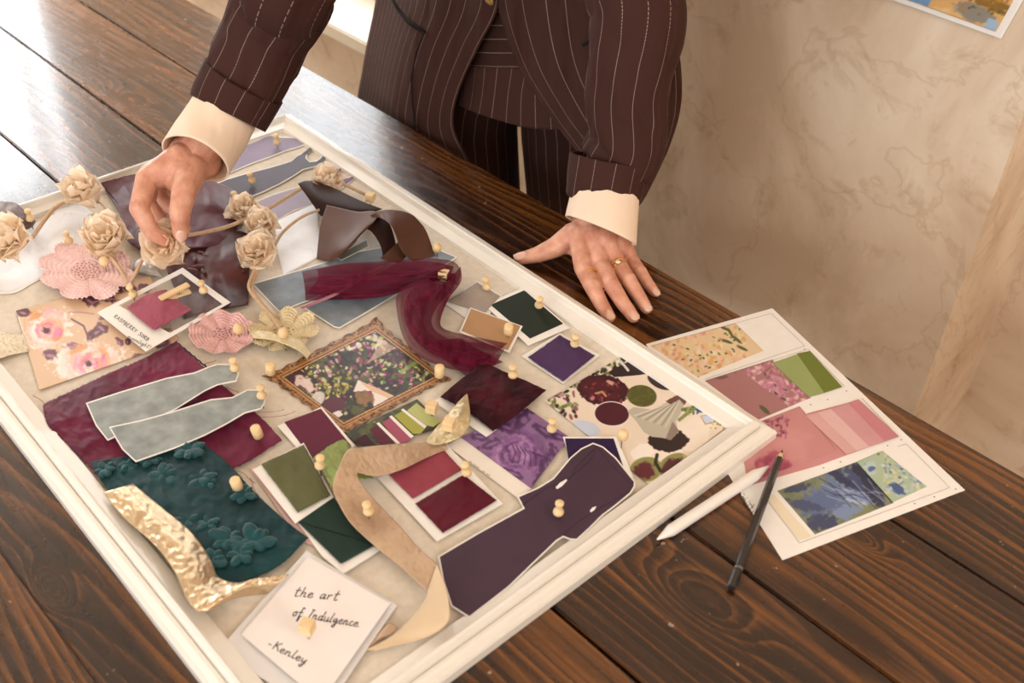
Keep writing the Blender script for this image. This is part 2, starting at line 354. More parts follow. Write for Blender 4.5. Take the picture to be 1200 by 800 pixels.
def gridmesh(W, uv=None, closed=False):
    nv, nu = W.shape[:2]; V = W.reshape(-1, 3); i = np.arange(nv-1)[:, None]*nu+np.arange(nu-1)[None]; i = i.ravel()
    F = np.stack([i, i+1, i+nu+1, i+nu], 1)
    if closed:
        k = np.arange(nv-1)*nu+nu-1; F = np.vstack([F, np.stack([k, k-nu+1, k+1, k+nu], 1)])
    me = bpy.data.meshes.new('grid'); me.vertices.add(len(V)); me.vertices.foreach_set('co', V.ravel())
    me.loops.add(F.size); me.loops.foreach_set('vertex_index', F.ravel()); me.polygons.add(len(F)); me.polygons.foreach_set('loop_start', np.arange(len(F))*4)
    me.update(); me.validate()
    if uv is not None:
        l = me.uv_layers.new(name='UVMap'); l.data.foreach_set('uv', uv.reshape(-1, 2)[F.ravel()].ravel())
    return me
def setcol(me, col):
    col = np.clip(col.reshape(-1, 3), 0, 1); c = np.where(col <= .04045, col/12.92, ((col+.055)/1.055)**2.4)
    a = me.color_attributes.new('Col', 'FLOAT_COLOR', 'POINT'); a.data.foreach_set('color', np.hstack([c, np.ones((len(c), 1))]).ravel().astype(np.float32))
def net(ctrl, nu, nv, smooth=True):
    """control rows of (px, py, height) -> dense grid"""
    f = cr if smooth else lerpn
    rows = np.array([f(r, nu) for r in ctrl]); return np.stack([f(rows[:, k], nv) for k in range(nu)], 1)
def sheet(name, ctrl, m, parent=None, nu=40, nv=40, smooth=True, wr=0, ws=.06, th=.0006, seed=0, zb=None, fray=0, edgewave=0, colf=None, wx=1, wy=1):
    zb = ZB if zb is None else zb
    G = net(ctrl, nu, nv, smooth)
    if fray:
        for sl, nn in (((0, slice(None)), nu), ((-1, slice(None)), nu), ((slice(None), 0), nv), ((slice(None), -1), nv)): G[sl][..., :2] += (rng.random((nn, 2))-.5)*fray*2
    if wr:
        X, Y = G[..., 0], G[..., 1]
        n = fbm(X*ws*wx+seed*9, Y*ws*wy, seed, 4); r = 1-np.abs(2*n-1)*1.6; G[..., 2] += wr*np.clip(r, 0, 1)+wr*.3*fbm(X*ws*4, Y*ws*4, seed+2, 2)
    W = upv(G[..., 0], G[..., 1], zb+G[..., 2])
    du = np.r_[0, np.cumsum(np.linalg.norm(np.diff(W[nv//2], axis=0), axis=1))]; dv = np.r_[0, np.cumsum(np.linalg.norm(np.diff(W[:, nu//2], axis=0), axis=1))]
    uv = np.stack(np.broadcast_arrays(du[None, :], dv[:, None]), -1)
    me = gridmesh(W, uv)
    if colf is not None: setcol(me, colf(G[..., 0], G[..., 1]))
    o = link(name, me, m, parent, True)
    if th:
        s = o.modifiers.new('thickness', 'SOLIDIFY'); s.thickness = th; s.offset = 0
    return o

# ---------------------------------------------------------------- painting flat prints (colours only, in points of the print)
class Cv:
    def __init__(s, X, Y, base): s.X, s.Y = X, Y; s.C = np.broadcast_to(hx(base) if isinstance(base, str) else base, X.shape+(3,)).copy()
    def mix(s, a, col):
        c = hx(col) if isinstance(col, str) else col
        s.C = s.C*(1-a[..., None])+c*a[..., None]; return s
    def ell(s, cx, cy, rx, ry, ang, col, a=1, soft=.12, wob=0, seed=0):
        dx, dy = s.X-cx, s.Y-cy; t = math.radians(ang); u = (dx*math.cos(t)+dy*math.sin(t))/rx; v = (-dx*math.sin(t)+dy*math.cos(t))/ry
        r = np.hypot(u, v)
        if wob: r = r+wob*(fbm(s.X*.25+seed, s.Y*.25, seed, 2)-.5)*2
        return s.mix(np.clip((1-r)/soft, 0, 1)*a, col)
    def line(s, pts, w, col, a=1):
        d = np.full(s.X.shape, 1e9)
        for (x0, y0), (x1, y1) in zip(pts, pts[1:]):
            vx, vy = x1-x0, y1-y0; t = np.clip(((s.X-x0)*vx+(s.Y-y0)*vy)/(vx*vx+vy*vy+1e-9), 0, 1); d = np.minimum(d, np.hypot(s.X-x0-t*vx, s.Y-y0-t*vy))
        return s.mix(np.clip((w-d)/.7+.5, 0, 1)*a, col)
    def pg(s, pts, col, a=1):
        ins = np.zeros(s.X.shape, bool); n = len(pts)
        for i in range(n):
            x0, y0 = pts[i]; x1, y1 = pts[(i+1) % n]
            c = ((y0 > s.Y) != (y1 > s.Y)) & (s.X < (x1-x0)*(s.Y-y0)/((y1-y0) or 1e-9)+x0); ins ^= c
        return s.mix(ins*float(a), col)
    def noise(s, sc, col, th=.5, a=1, soft=.06, seed=0, mask=None):
        n = np.clip((fbm(s.X*sc, s.Y*sc*1.5, seed, 3)-th)/soft, 0, 1)*a
        if mask is not None: n = n*mask
        return s.mix(n, col)
    def dabs(s, k, box_, cols, r, seed=0, asp=.6, a=.9):
        g = np.random.default_rng(seed); x0, x1, y0, y1 = box_
        for _ in range(k):
            s.ell(g.uniform(x0, x1), g.uniform(y0, y1), g.uniform(.5, 1)*r, g.uniform(.5, 1)*r*asp, g.uniform(0, 180), cols[g.integers(len(cols))], a, .4)
        return s
    def rose(s, cx, cy, rx, ry, cols, seed=0, n=16, ang=0):
        g = np.random.default_rng(seed)
        for k in range(n):
            f = 1-k/n; t = g.uniform(0, 2*PI); px, py = cx+math.cos(t)*rx*f*.7, cy+math.sin(t)*ry*f*.7
            s.ell(px, py, rx*(.22+.28*f), ry*(.22+.25*f), math.degrees(math.atan2(math.sin(t)*ry, math.cos(t)*rx))+90, cols[g.integers(len(cols))], .85, .35, .3, k)
            s.ell(px+1, py+1, rx*(.18+.2*f), ry*(.14+.16*f), math.degrees(t)+90, cols[g.integers(len(cols))], .6, .5, .3, k+3)
        return s
def printed(name, q, h, paint, parent=None, nu=150, nv=100, zb=None, th=.0003, rough=.45, m=None):
    """q: four corners (photograph points), painted print lying on plane h"""
    (ax, ay), (bx, by), (cx, cy), (dx, dy) = q
    ctrl = [[(ax, ay, h), (bx, by, h)], [(dx, dy, h), (cx, cy, h)]]
    return sheet(name, ctrl, m or M['print'], parent, nu, nv, False, 0, th=th, zb=zb, colf=paint)
M['print'] = attrmat('printed_paper', .42); M['printcloth'] = attrmat('printed_cloth', .8, .3, 900, .2)
M['painted'] = attrmat('painted_surface', .5)
def shrink(q, k):
    q = np.array(q, float); c = q.mean(0); return [tuple(p+(c-p)/np.linalg.norm(c-p)*k) for p in q]

# pins ------------------------------------------------------------
def pin(px, py, h, kind, label, tilt=(0, 0), s=1.0):
    zc = ZB+h+.012; p = Vector(up(px, py, zc)); t = thing('push_pin', label, 'push pin', (p.x, p.y, ZB+h), 'wooden push pins and block pins in the board')
    Mx = Matrix.Translation(p) @ Euler((tilt[0], tilt[1], 0)).to_matrix().to_4x4() @ Matrix.Scale(s*.86, 4); bm = bmesh.new()
    if kind == 'spool': lathe(bm, [(.0035, -.0085), (.0056, -.008), (.0060, -.006), (.0056, -.004), (.0036, -.0015), (.0030, .001), (.0034, .0035), (.0046, .0055), (.0048, .008), (.0042, .0088)], Mx)
    elif kind == 'ball': lathe(bm, [(.002, -.0078), (.0045, -.007), (.0066, -.003), (.0072, 0), (.0066, .003), (.0045, .006), (.0018, .0073)], Mx)
    elif kind == 'cork': lathe(bm, [(.0050, -.0075), (.0058, -.007), (.0060, 0), (.0058, .0075), (.0050, .008)], Mx)
    else:
        box(bm, -.0062, .0062, -.0062, .0062, -.0062, .0062); bmesh.ops.bevel(bm, geom=bm.edges[:], offset=.0006, segments=1, affect='EDGES'); bmesh.ops.transform(bm, matrix=Mx @ Matrix.Rotation(.5, 4, 'Z'), verts=bm.verts)
    o = bobj('head', bm, M['pine'], t, kind != 'block')
    bm = bmesh.new(); a = Mx @ Vector((0, 0, -.006)); b = Vector((p.x, p.y, ZB+.0005)); b = Vector((a.x, a.y, ZB+.0005)); tube(bm, [b, a], .0006, 6); bobj('needle', bm, M['pin_steel'], t)
    return t

# handwriting -------------------------------------------------------
GL = {'t': (1, [[(.5, 2), (.35, .2), (.6, 0), (.9, .15)], [(.1, 1.25), (.95, 1.35)]]), 'h': (1.1, [[(.25, 2.1), (.1, 0)], [(.12, .5), (.5, 1), (.75, .8), (.65, .1), (1.05, .1)]]),
 'e': (.9, [[(.1, .5), (.7, .65), (.6, 1), (.25, .9), (.1, .3), (.45, 0), (.95, .25)]]), 'a': (1.1, [[(.8, .9), (.4, 1), (.1, .4), (.35, 0), (.75, .6), (.82, .95), (.75, .1), (1.1, .15)]]),
 'r': (.8, [[(.1, 1), (.15, 0)], [(.14, .6), (.45, 1), (.75, .9)]]), 'o': (1, [[(.5, 1), (.1, .6), (.3, 0), (.75, .3), (.65, .95), (.45, 1), (1, .9)]]),
 'f': (.9, [[(.9, 1.9), (.55, 2.1), (.4, 1), (.3, -.9), (.5, -.8), (.55, 0), (.9, .2)], [(.1, 1), (.8, 1.05)]]), 'I': (.9, [[(.7, 2), (.3, 0)], [(.4, 2.05), (1, 1.95)], [(.0, 0), (.6, .05)]]),
 'n': (1.1, [[(.15, 1), (.12, 0)], [(.14, .6), (.5, 1), (.7, .8), (.68, .1), (1.1, .15)]]), 'd': (1.1, [[(.75, .9), (.35, 1), (.1, .4), (.4, 0), (.75, .5), (1, 2.1)], [(.8, .6), (.8, .05), (1.1, .15)]]),
 'u': (1.1, [[(.1, 1), (.15, .15), (.45, 0), (.75, .4), (.8, 1)], [(.8, .6), (.85, 0), (1.1, .15)]]), 'l': (.6, [[(.4, 2.1), (.15, .2), (.55, .1)]]),
 'g': (1.1, [[(.75, .9), (.35, 1), (.1, .5), (.4, .1), (.8, .8), (.7, -.8), (.3, -.9), (.35, -.5), (1.1, .2)]]), 'c': (.85, [[(.7, .9), (.35, 1), (.1, .45), (.4, 0), (.85, .2)]]),
 'i': (.5, [[(.2, 1), (.2, .1), (.5, .1)], [(.3, 1.5), (.32, 1.55)]]), 'm': (1.5, [[(.1, 1), (.1, 0)], [(.12, .6), (.4, 1), (.6, .8), (.58, 0)], [(.6, .6), (.9, 1), (1.1, .8), (1.08, .1), (1.5, .15)]]),
 'y': (1, [[(.1, 1), (.2, .3), (.5, .2), (.85, 1)], [(.85, 1), (.5, -.9), (.1, -.7), (.9, .1)]]), 'p': (1, [[(.2, 1), (.1, -1)], [(.15, .6), (.5, 1), (.8, .6), (.5, .05), (.15, .2)]]), 's': (.8, [[(.7, .9), (.3, 1), (.25, .65), (.65, .4), (.5, 0), (.05, .1)]]),
 'K': (1.2, [[(.3, 2), (.1, 0)], [(1.1, 2), (.2, .9), (.55, 1.05), (1.1, 0)]]), 'R': (1.1, [[(.2, 1.6), (.1, 0)], [(.05, 1.6), (.7, 1.65), (.75, 1.1), (.15, .8), (.9, 0)]]), 'A': (1.1, [[(.05, 0), (.5, 1.7), (.95, 0)], [(.2, .6), (.85, .6)]]),
 'S': (1, [[(.85, 1.5), (.4, 1.7), (.2, 1.2), (.75, .7), (.6, 0), (.1, .2)]]), 'P': (1, [[(.2, 1.6), (.1, 0)], [(.1, 1.6), (.75, 1.6), (.75, .9), (.15, .8)]]), 'B': (1, [[(.15, 1.6), (.1, 0), (.7, .1), (.75, .7), (.2, .85), (.7, 1), (.65, 1.6), (.15, 1.6)]]),
 'E': (1, [[(.8, 1.6), (.2, 1.6), (.1, 0), (.8, 0)], [(.15, .85), (.65, .85)]]), 'Y': (1, [[(.1, 1.6), (.5, .8), (.9, 1.6)], [(.5, .8), (.4, 0)]]), 'O': (1, [[(.5, 1.6), (.1, 1), (.3, 0), (.8, .4), (.8, 1.3), (.5, 1.6)]]),
 '-': (.8, [[(0, .6), (.5, .7)]]), '!': (.5, [[(.4, 1.8), (.25, .5)], [(.2, .1), (.22, 0)]]), '.': (.4, [[(.1, 0), (.15, .05)]]), 'q': (1, [[(.7, 1), (.2, .8), (.2, .2), (.7, .3), (.75, 1), (.65, -1)]]), '1': (.6, [[(.3, 1.6), (.25, 0)]]), ' ': (.9, [])}
def write(name, text, o, ax, ay, h, parent, w=.00035, zb=None, m=None):
    """o: baseline start, ax: advance of one unit, ay: vector of one x-height (photograph points on plane h)"""
    zb = ZB if zb is None else zb; bm = bmesh.new(); o = np.array(o, float); ax = np.array(ax, float); ay = np.array(ay, float); x = 0
    for ch in text:
        wd_, st = GL[ch]
        for s in st:
            P = cr(s, max(3, 3*len(s))) if len(s) > 2 else np.array(s, float)
            Q = [up(*(o+ax*(x+p[0]+.18*p[1])+ay*p[1]), zb+h) for p in P]
            for a, b in zip(Q, Q[1:]):
                d = b-a; n_ = np.array([-d[1], d[0], 0]); l = np.linalg.norm(n_)
                if l < 1e-9: continue
                n_ = n_/l*w; d = d/np.linalg.norm(d)*w*.5
                t = [bm.verts.new(p) for p in (a-d-n_, b+d-n_, b+d+n_, a-d+n_)]; bm.faces.new(t)
        x += wd_+.12
    return bobj(name, bm, m or M['ink'], parent)
# ---------------------------------------------------------------- things pinned on the board
def cut(name, label, cat, pts, h, border, m, smooth=0, base=None, group=None, pname='printed_face'):
    t = thing(name, label, cat, tuple(up(*np.mean(np.array(pts, float), 0), ZB+h)), group)
    P = outline(pts, smooth); poly('paper_base', P, h, base or M['paper'], t, .0005)
    poly(pname, inset(P, border), h+.00055, m, t, .00015); return t
MP = lambda n, c, **k: mat(n, c, **k)
lav = mat('lavender_satin_print', '8f8098', .5, .1, 9, bump2=.2, bs2=30); slate = mat('slate_violet_print', '544d59', .5, .14, 8, bump=.1, bs=300); lav2 = mat('pale_lavender_print', 'a294a6', .5, .07, 9)
G_ = 'dress-part cutouts on the board'
cut('dress_cutout', 'lavender curved paper cutout nearest the far corner of the board', 'cutout', [(250,205),(262,178),(276,173),(296,166),(310,160),(318,158),(327,160),(345,161),(358,167),(352,172),(335,177),(317,184),(292,193),(268,203)], .001, 1.2, lav, 3)
t = cut('dress_cutout', 'slate grey top-shaped paper cutout with two thin straps', 'cutout', [(250,216),(267,209),(291,202),(315,196),(332,191),(341,188),(348,182),(356,178),(365,171),(369,170),(360,180),(359,185),(363,189),(371,188),(380,181),(385,180),(376,191),(371,195),(355,199),(343,207),(327,216),(306,226),(285,234),(256,224)], .002, 1.1, slate)
dk_ = mat('slate_strap_print', '3c3541', .5, .06)
for q in ([(354,180),(365,171.3),(369,171.3),(360,180.5)], [(371,190),(380,181.6),(384,181.6),(377,190.5)]): poly('strap', q, .0029, dk_, t, .0001)
t = cut('dress_cutout', 'pale lavender paper cutout under the beige cord, two plum straps', 'cutout', [(290,240),(318,228),(350,218),(375,208),(388,205),(398,196),(402,190),(402,197),(396,206),(404,210),(417,203),(420,204),(410,214),(396,224),(366,240),(345,247),(327,257),(300,256)], .001, 1.2, lav2)
plum = mat('plum_print', '6b4564', .5, .06)
poly('strap', [(390,207),(398,197),(401.5,191),(401,197),(395,207)], .0019, plum, t, .0001); poly('strap', [(402,210),(410,208),(419,203.6),(411,212),(405,215)], .0019, plum, t, .0001)

def agate(X, Y):
    c = Cv(X, Y, 'dedddf'); w = fbm(X*.018, Y*.022, 4, 3)*9; l = np.abs(np.sin((w+X*.012)*4)); c.mix(np.clip((.12-l)/.12, 0, 1)*.28, '9b9ba2'); c.noise(.03, 'f2f1f2', .5, .6, .2, 8); return c.C
M['agate'] = attrmat('agate_marbled_paper', .35)
def aget(label, q, h, pname='marbled_face', nu=120, nv=120):
    t = thing('marbled_paper', label, 'paper', tuple(up(*np.mean(np.array(q, float), 0), ZB+h)))
    poly('paper_base', q, h, M['paper'], t, .0004); printed(pname, shrink(q, 1.2), h+.0006, agate, t, nu, nv, m=M['agate']); return t
aget('white marbled paper right of the cream fabric flowers, beside the brown ribbon', [(316,262),(372,236),(376,300),(332,323)], .0006)
aget('second white marbled paper under the garland at the far left rim', [(48,236),(88,233),(110,250),(78,262)], .0004)
t = thing('marbled_paper', 'large rounded white marbled paper cutout under the pink lace flower', 'paper', tuple(up(40, 300, ZB)))
pts = outline([(-30,296),(40,262),(72,248),(95,248),(112,262),(112,290),(90,310),(47,327),(22,341),(8,344),(-8,342),(-30,330)], 3)
poly('paper_base', pts, .001, M['paper'], t, .0005)
sheet('marbled_face', [[(-28,298,.0019),(38,265,.0019),(74,250,.0019),(100,251,.0019)],[(-28,315,.0019),(35,288,.0019),(84,270,.0019),(110,264,.0019)],[(-28,328,.0019),(18,326,.0019),(65,300,.0019),(110,282,.0019)],[(-28,329,.0019),(8,341,.0019),(50,324,.0019),(92,307,.0019)]], M['agate'], t, 120, 80, th=0, colf=agate)

# shiny plum fabric under the hand, leather piece
plumsat = mat('plum_brown_satin', '59333a', .46, .25, 14, bump2=.3, bs2=30, sheen=.02); 
t = thing('satin_scrap', 'crumpled plum satin scrap with a stitched edge under the pinching hand', 'fabric', tuple(up(190, 250, ZB)))
sheet('cloth', [[(118,214,.004),(138,209,.004),(160,204,.006),(200,205,.012),(248,212,.016),(272,222,.012),(292,238,.004)],[(128,230,.003),(146,226,.005),(175,222,.008),(215,228,.016),(250,238,.02),(275,246,.014),(290,250,.004)],[(140,250,.003),(160,248,.005),(185,246,.008),(215,250,.014),(248,256,.014),(270,262,.01),(280,262,.004)],[(148,281,.002),(160,290,.004),(172,296,.004),(200,292,.008),(235,290,.008),(262,285,.006),(276,280,.003)]], plumsat, t, 80, 60, wr=.005, ws=.022, seed=3, fray=.3)
bm = bmesh.new()
for k in range(26):
    f = k/26; x, y = 124+f*52, 221+f*62; a = up(x, y, ZB+.0065); b = up(x+1.2, y+1.5, ZB+.0065); tube(bm, [a, b], .0006, 5)
bobj('stitching', bm, mat('dark_thread', '251517', .8, 0), t)
leath = mat('maroon_leather', '47201f', .42, .3, 12, coat=0, bump2=.25, bs2=18, col2='5a2c28')
t = thing('leather_scrap', 'glossy dark maroon leather piece with embossed leaves', 'leather', tuple(up(255, 320, ZB)))
sheet('hide', [[(190,300,.003),(222,278,.007),(255,272,.012),(280,270,.01),(296,277,.003)],[(196,318,.002),(224,304,.005),(252,300,.006),(277,298,.011),(293,302,.003)],[(206,342,.001),(228,334,.002),(252,330,.005),(275,330,.005),(292,330,.002)],[(216,374,.001),(234,368,.0015),(252,364,.002),(274,360,.003),(291,357,.001)]], leath, t, 90, 70, wr=.0038, ws=.018, seed=5)
bm = bmesh.new()
for (x, y, a, l) in ((226,316,20,9),(232,312,60,9),(238,318,-20,8),(244,300,30,10),(250,296,70,8),(228,304,-30,8),(236,296,10,8),(284,318,80,7)):
    c = up(x, y, ZB+.0085); sx = .0008*l
    Mx = Matrix.Translation(Vector(c)) @ Matrix.Rotation(math.radians(a), 4, 'Z') @ Matrix.Diagonal((sx, sx*.4, .0016, 1))
    bmesh.ops.create_uvsphere(bm, u_segments=14, v_segments=8, radius=1, matrix=Mx)
bobj('embossed_leaves', bm, leath, t, True)
t = thing('suede_scrap', 'taupe suede scrap at the far left rim of the board', 'fabric', tuple(up(15, 255, ZB)))
sheet('cloth', [[(-40,236,.006),(0,236,.014),(18,238,.018),(30,248,.014),(38,256,.006)],[(-40,248,.01),(0,250,.02),(16,252,.022),(30,257,.012),(42,259,.004)],[(-40,262,.006),(0,264,.012),(16,268,.01),(30,269,.006),(38,266,.003)]], mat('taupe_suede', '6a5550', .6, .1, 20, sheen=.4, bump2=.3, bs2=25), t, 40, 30, wr=.004, seed=2)
tag(sheet('grey_satin_scrap', [[(158,306,.004),(170,300,.008),(182,298,.006)],[(156,318,.004),(172,314,.012),(186,312,.01)],[(170,322,.001),(182,323,.004),(192,325,.001)]], mat('silver_satin', 'a59d96', .3, .1, 30), None, 20, 20, wr=.002), 'small silver grey satin curl above the card with clothespin', 'fabric')

# pink and gold lace flowers
def lace(label, cx, cy, R, pet, m, h, depth, seed, asp=1, rot=0, cup=.0, holes=26, name='lace_flower'):
    zb = ZB+h; c = up(cx, cy, zb); t = thing(name, label, 'lace flower', tuple(c)); nr, na = 46, 240
    th_ = np.linspace(0, 2*PI, na, endpoint=False); rr = np.linspace(0, 1, nr)
    ph = th_*pet/2+rot; lobe = np.abs(np.cos(ph))**.45; lob = 1-depth*(1-lobe)+.02*np.sin(th_*pet*9)*(depth > 0)
    Rr = rr[:, None]*R*np.where(rr[:, None] > 0, 1-(1-lob[None])*np.clip((rr[:, None]-.25)/.75, 0, 1), 1)
    x = Rr*np.cos(th_)[None]; y = Rr*np.sin(th_)[None]*asp
    z = cup*rr[:, None]**2*(1+.4*np.sin(th_*pet+1)[None])+.0012*np.abs(np.sin(th_*pet*4)[None])*rr[:, None]+.0016*np.sin(rr*PI)[:, None]*(lobe[None]-.5)+.0012*fbm(x*900, y*900, seed, 2)+.0007*np.sin(rr*60)[:, None]
    W = np.stack([c[0]+x, c[1]+y, zb+.0008+np.maximum(z, 0)], -1); uv = np.zeros(x.shape+(2,))
    link('petals', gridmesh(W, uv, True), m, t, True)
    bm = bmesh.new(); g = np.random.default_rng(seed)
    for k in range(holes):
        r = R*.3*math.sqrt((k+.5)/holes); a = k*2.4; lathe(bm, [(.0009, .0), (.0009, .0006)], Matrix.Translation((c[0]+r*math.cos(a), c[1]+r*math.sin(a)*asp, zb+.0038)), 6)
    bobj('eyelets', bm, mat('lace_eyelet_shadow', 'a3636a', .8, 0) if 'pink' in label else mat('lace_eyelet_brown', '8f744d', .8, 0), t)
    return t
pink = mat('pink_lace', 'eec9c4', .8, .08, 150, bump=.6, bs=900, sheen=.2); gold_l = mat('gold_lace', 'ddcaa3', .75, .12, 150, bump=.7, bs=900)
pink2 = mat('rose_pink_lace', 'e3b5b1', .8, .1, 150, bump=.6, bs=900, sheen=.2)
lace('large pink lace flower with an eyelet centre above the floral print', 102, 320, .069, 8, pink, .003, .22, 3, asp=.72, rot=.4, cup=.004, holes=44)
lace('smaller rounded pink lace flower left of the gold lace flower', 261, 394, .040, 10, pink2, .002, .06, 5, asp=.85, cup=.005, holes=20)
t = lace('gold lace flower with separate scalloped petals above the framed picture', 333, 392, .039, 8, gold_l, .003, .42, 8, cup=.006, holes=14)
sheet('folded_petals', [[(291,388,.006),(312,388,.014),(334,395,.016),(352,398,.013),(364,414,.007)],[(298,396,.014),(318,398,.018),(336,404,.018),(352,412,.015),(360,420,.006)]], mat('cream_lace', 'e8d9b4', .75, .1, 150, bump=.7, bs=900), t, 40, 14, wr=.002, ws=.2)
tag(sheet('cream_lace_trim', [[(-20,386,.003),(0,389,.003),(16,392,.004),(28,391,.003)],[(-20,402,.004),(0,405,.004),(16,404,.005),(32,405,.003)],[(-20,424,.002),(0,420,.003),(16,415,.003),(33,412,.002)]], mat('ivory_lace', 'e6d8bd', .8, .1, 200, bump=.9, bs=700), None, 50, 40, wr=.0015, ws=.4), 'ivory lace trim left of the floral print', 'lace')

# floral print with pink roses
def floral(X, Y):
    c = Cv(X, Y, 'd9b796'); dk = ['6e4150', '8a5564', '5b3340', '9b6a76']
    for (x, y, a, rx, ry) in ((106,352,30,12,7),(96,346,-40,9,5),(128,350,10,9,5),(112,390,-25,13,6),(120,384,35,10,6),(85,406,5,13,5),(60,416,10,11,7),(136,340,15,12,5),(152,338,20,10,5),(170,338,10,10,6),(150,400,80,5,4),(186,390,-10,14,6),(165,420,15,12,6),(190,402,-15,12,5),(28,366,15,12,6),(106,396,-60,9,4),(130,368,-20,16,5),(140,400,50,7,4)):
        c.ell(x, y, rx, ry, a, dk[int(x+y) % 4], .95, .3, .35, x); c.ell(x-1, y+1, rx*.6, ry*.35, a, 'c79aa6', .7, .5, .3, y)
    c.line([(84,374),(98,382),(104,396),(110,404)], 1.1, '7a4a58'); c.line([(80,366),(95,366),(110,368)], .8, 'b98a90'); c.line([(110,354),(130,350),(140,352)], .8, 'b98a90')
    wh = ['f3dcd2', 'f1cfc8', 'e9b0b4', 'f7ebe2', 'dfa276', 'e6bd98']; pk = ['dc6f94', 'e58ba6', 'f2b8bf', 'e9a18a']
    for (x, y, rx, ry, s) in ((54,385,34,22,2),(104,424,44,20,5)):
        c.ell(x, y, rx, ry, -12, 'f4e2d8', .9, .2, .5, s); c.rose(x, y, rx, ry, wh, s, 22); c.rose(x+2, y+2, rx*.6, ry*.55, pk, s+1, 12); c.ell(x+1, y+3, 6, 4, -10, '3b2130', .9, .5, .6, s)
        c.ell(x-12, y-14, rx*.35, 4, -20, 'dd9c63', .8, .4, .3, s); c.ell(x+12, y+12, rx*.3, 3.5, -12, 'dd9c63', .6, .4, .3, s)
    c.line([(22,372),(28,400),(40,408)], 1.2, 'f7ece4', .8)
    return c.C
t = thing('floral_print', 'tan floral print with pink and cream roses, lower left of the pink lace flower', 'print', tuple(up(110, 395, ZB)))
printed('printed_sheet', [(19,364),(176,322),(208,400),(46,457)], .0022, floral, t, 200, 130, th=.0006, rough=.5)

# instant-photo style card with hanging fabric scrap
t = thing('transparent_frame_card', 'white instant-photo style frame card with handwriting, over the floral print', 'card', tuple(up(190, 360, ZB)))
poly('card_frame', [(114,366),(214,313.5),(270,354),(171,411.5)], .0085, M['paper'], t, .0007, hole=[(139,357.5),(212.5,320),(261,356),(199,390)])
gm, nt, gb = newmat('clear_film'); gb.inputs['Base Color'].default_value = (.95, .95, .95, 1); gb.inputs['Alpha'].default_value = .04; gb.inputs['Roughness'].default_value = .08
poly('clear_film', [(137,357.5),(212.5,319),(263,356),(199,392)], .0083, gm, t, .0001)
write('handwriting', 'RASPBERRY SORB', (133,371.5), (2.5, 1.78), (1.3, -2.3), .0094, t, .0003); write('handwriting', 'moonlight!', (149,395.5), (2.5, 1.25), (1.1, -2.1), .0094, t, .00027)
t = thing('fabric_scrap', 'raspberry pink fabric scrap held by the tiny clothespin', 'fabric', tuple(up(186, 362, ZB)))
sheet('cloth', [[(149,360,.011),(166,348,.012),(182,342,.014),(194,339,.011)],[(160,371,.011),(178,362,.014),(196,354,.015),(208,351,.011)],[(181,387,.011),(196,378,.012),(212,370,.012),(225,363,.011)]], mat('raspberry_cotton', '9f4e61', .75, .1, 30, bump=.3, bs=900, sheen=.3), t, 40, 34, wr=.002, ws=.05, fray=.3)
t = thing('clothespin', 'tiny wooden clothespin clipped to the raspberry fabric scrap', 'clothespin', tuple(up(204, 343, ZB)))
def stick(name, a, b, za, zb_, w, th, m, par):
    A, B_ = Vector(up(*a, ZB+za)), Vector(up(*b, ZB+zb_)); d = (B_-A); n_ = d.cross(Vector((0, 0, 1))).normalized()*w; u_ = n_.cross(d).normalized()*th; bm = bmesh.new()
    v = [bm.verts.new(p) for p in (A-n_-u_, A+n_-u_, A+n_+u_, A-n_+u_, B_-n_-u_, B_+n_-u_, B_+n_+u_, B_-n_+u_)]
    for f in ((0,1,2,3),(7,6,5,4),(0,4,5,1),(1,5,6,2),(2,6,7,3),(3,7,4,0)): bm.faces.new([v[i] for i in f])
    bmesh.ops.recalc_face_normals(bm, faces=bm.faces); bmesh.ops.bevel(bm, geom=bm.edges[:], offset=.0007, segments=2, affect='EDGES'); return bobj(name, bm, m, par)
stick('leg', (187,350), (221,333), .0185, .022, .0042, .0014, M['pine'], t); stick('leg', (188,352), (223,341), .0145, .0135, .0042, .0014, M['pine'], t)
bm = bmesh.new(); p = Vector(up(205, 343, ZB+.0165)); d = (Vector(up(221,333,ZB+.0165))-Vector(up(187,350,ZB+.0165))).normalized(); n_ = d.cross(Vector((0,0,1)))
tube(bm, [p+n_*.0052*math.cos(a)+Vector((0,0,1))*.0042*math.sin(a)+d*(.0004*a) for a in np.linspace(0, 4*PI, 40)], .0005, 6); bobj('spring', bm, M['pin_steel'], t, True)

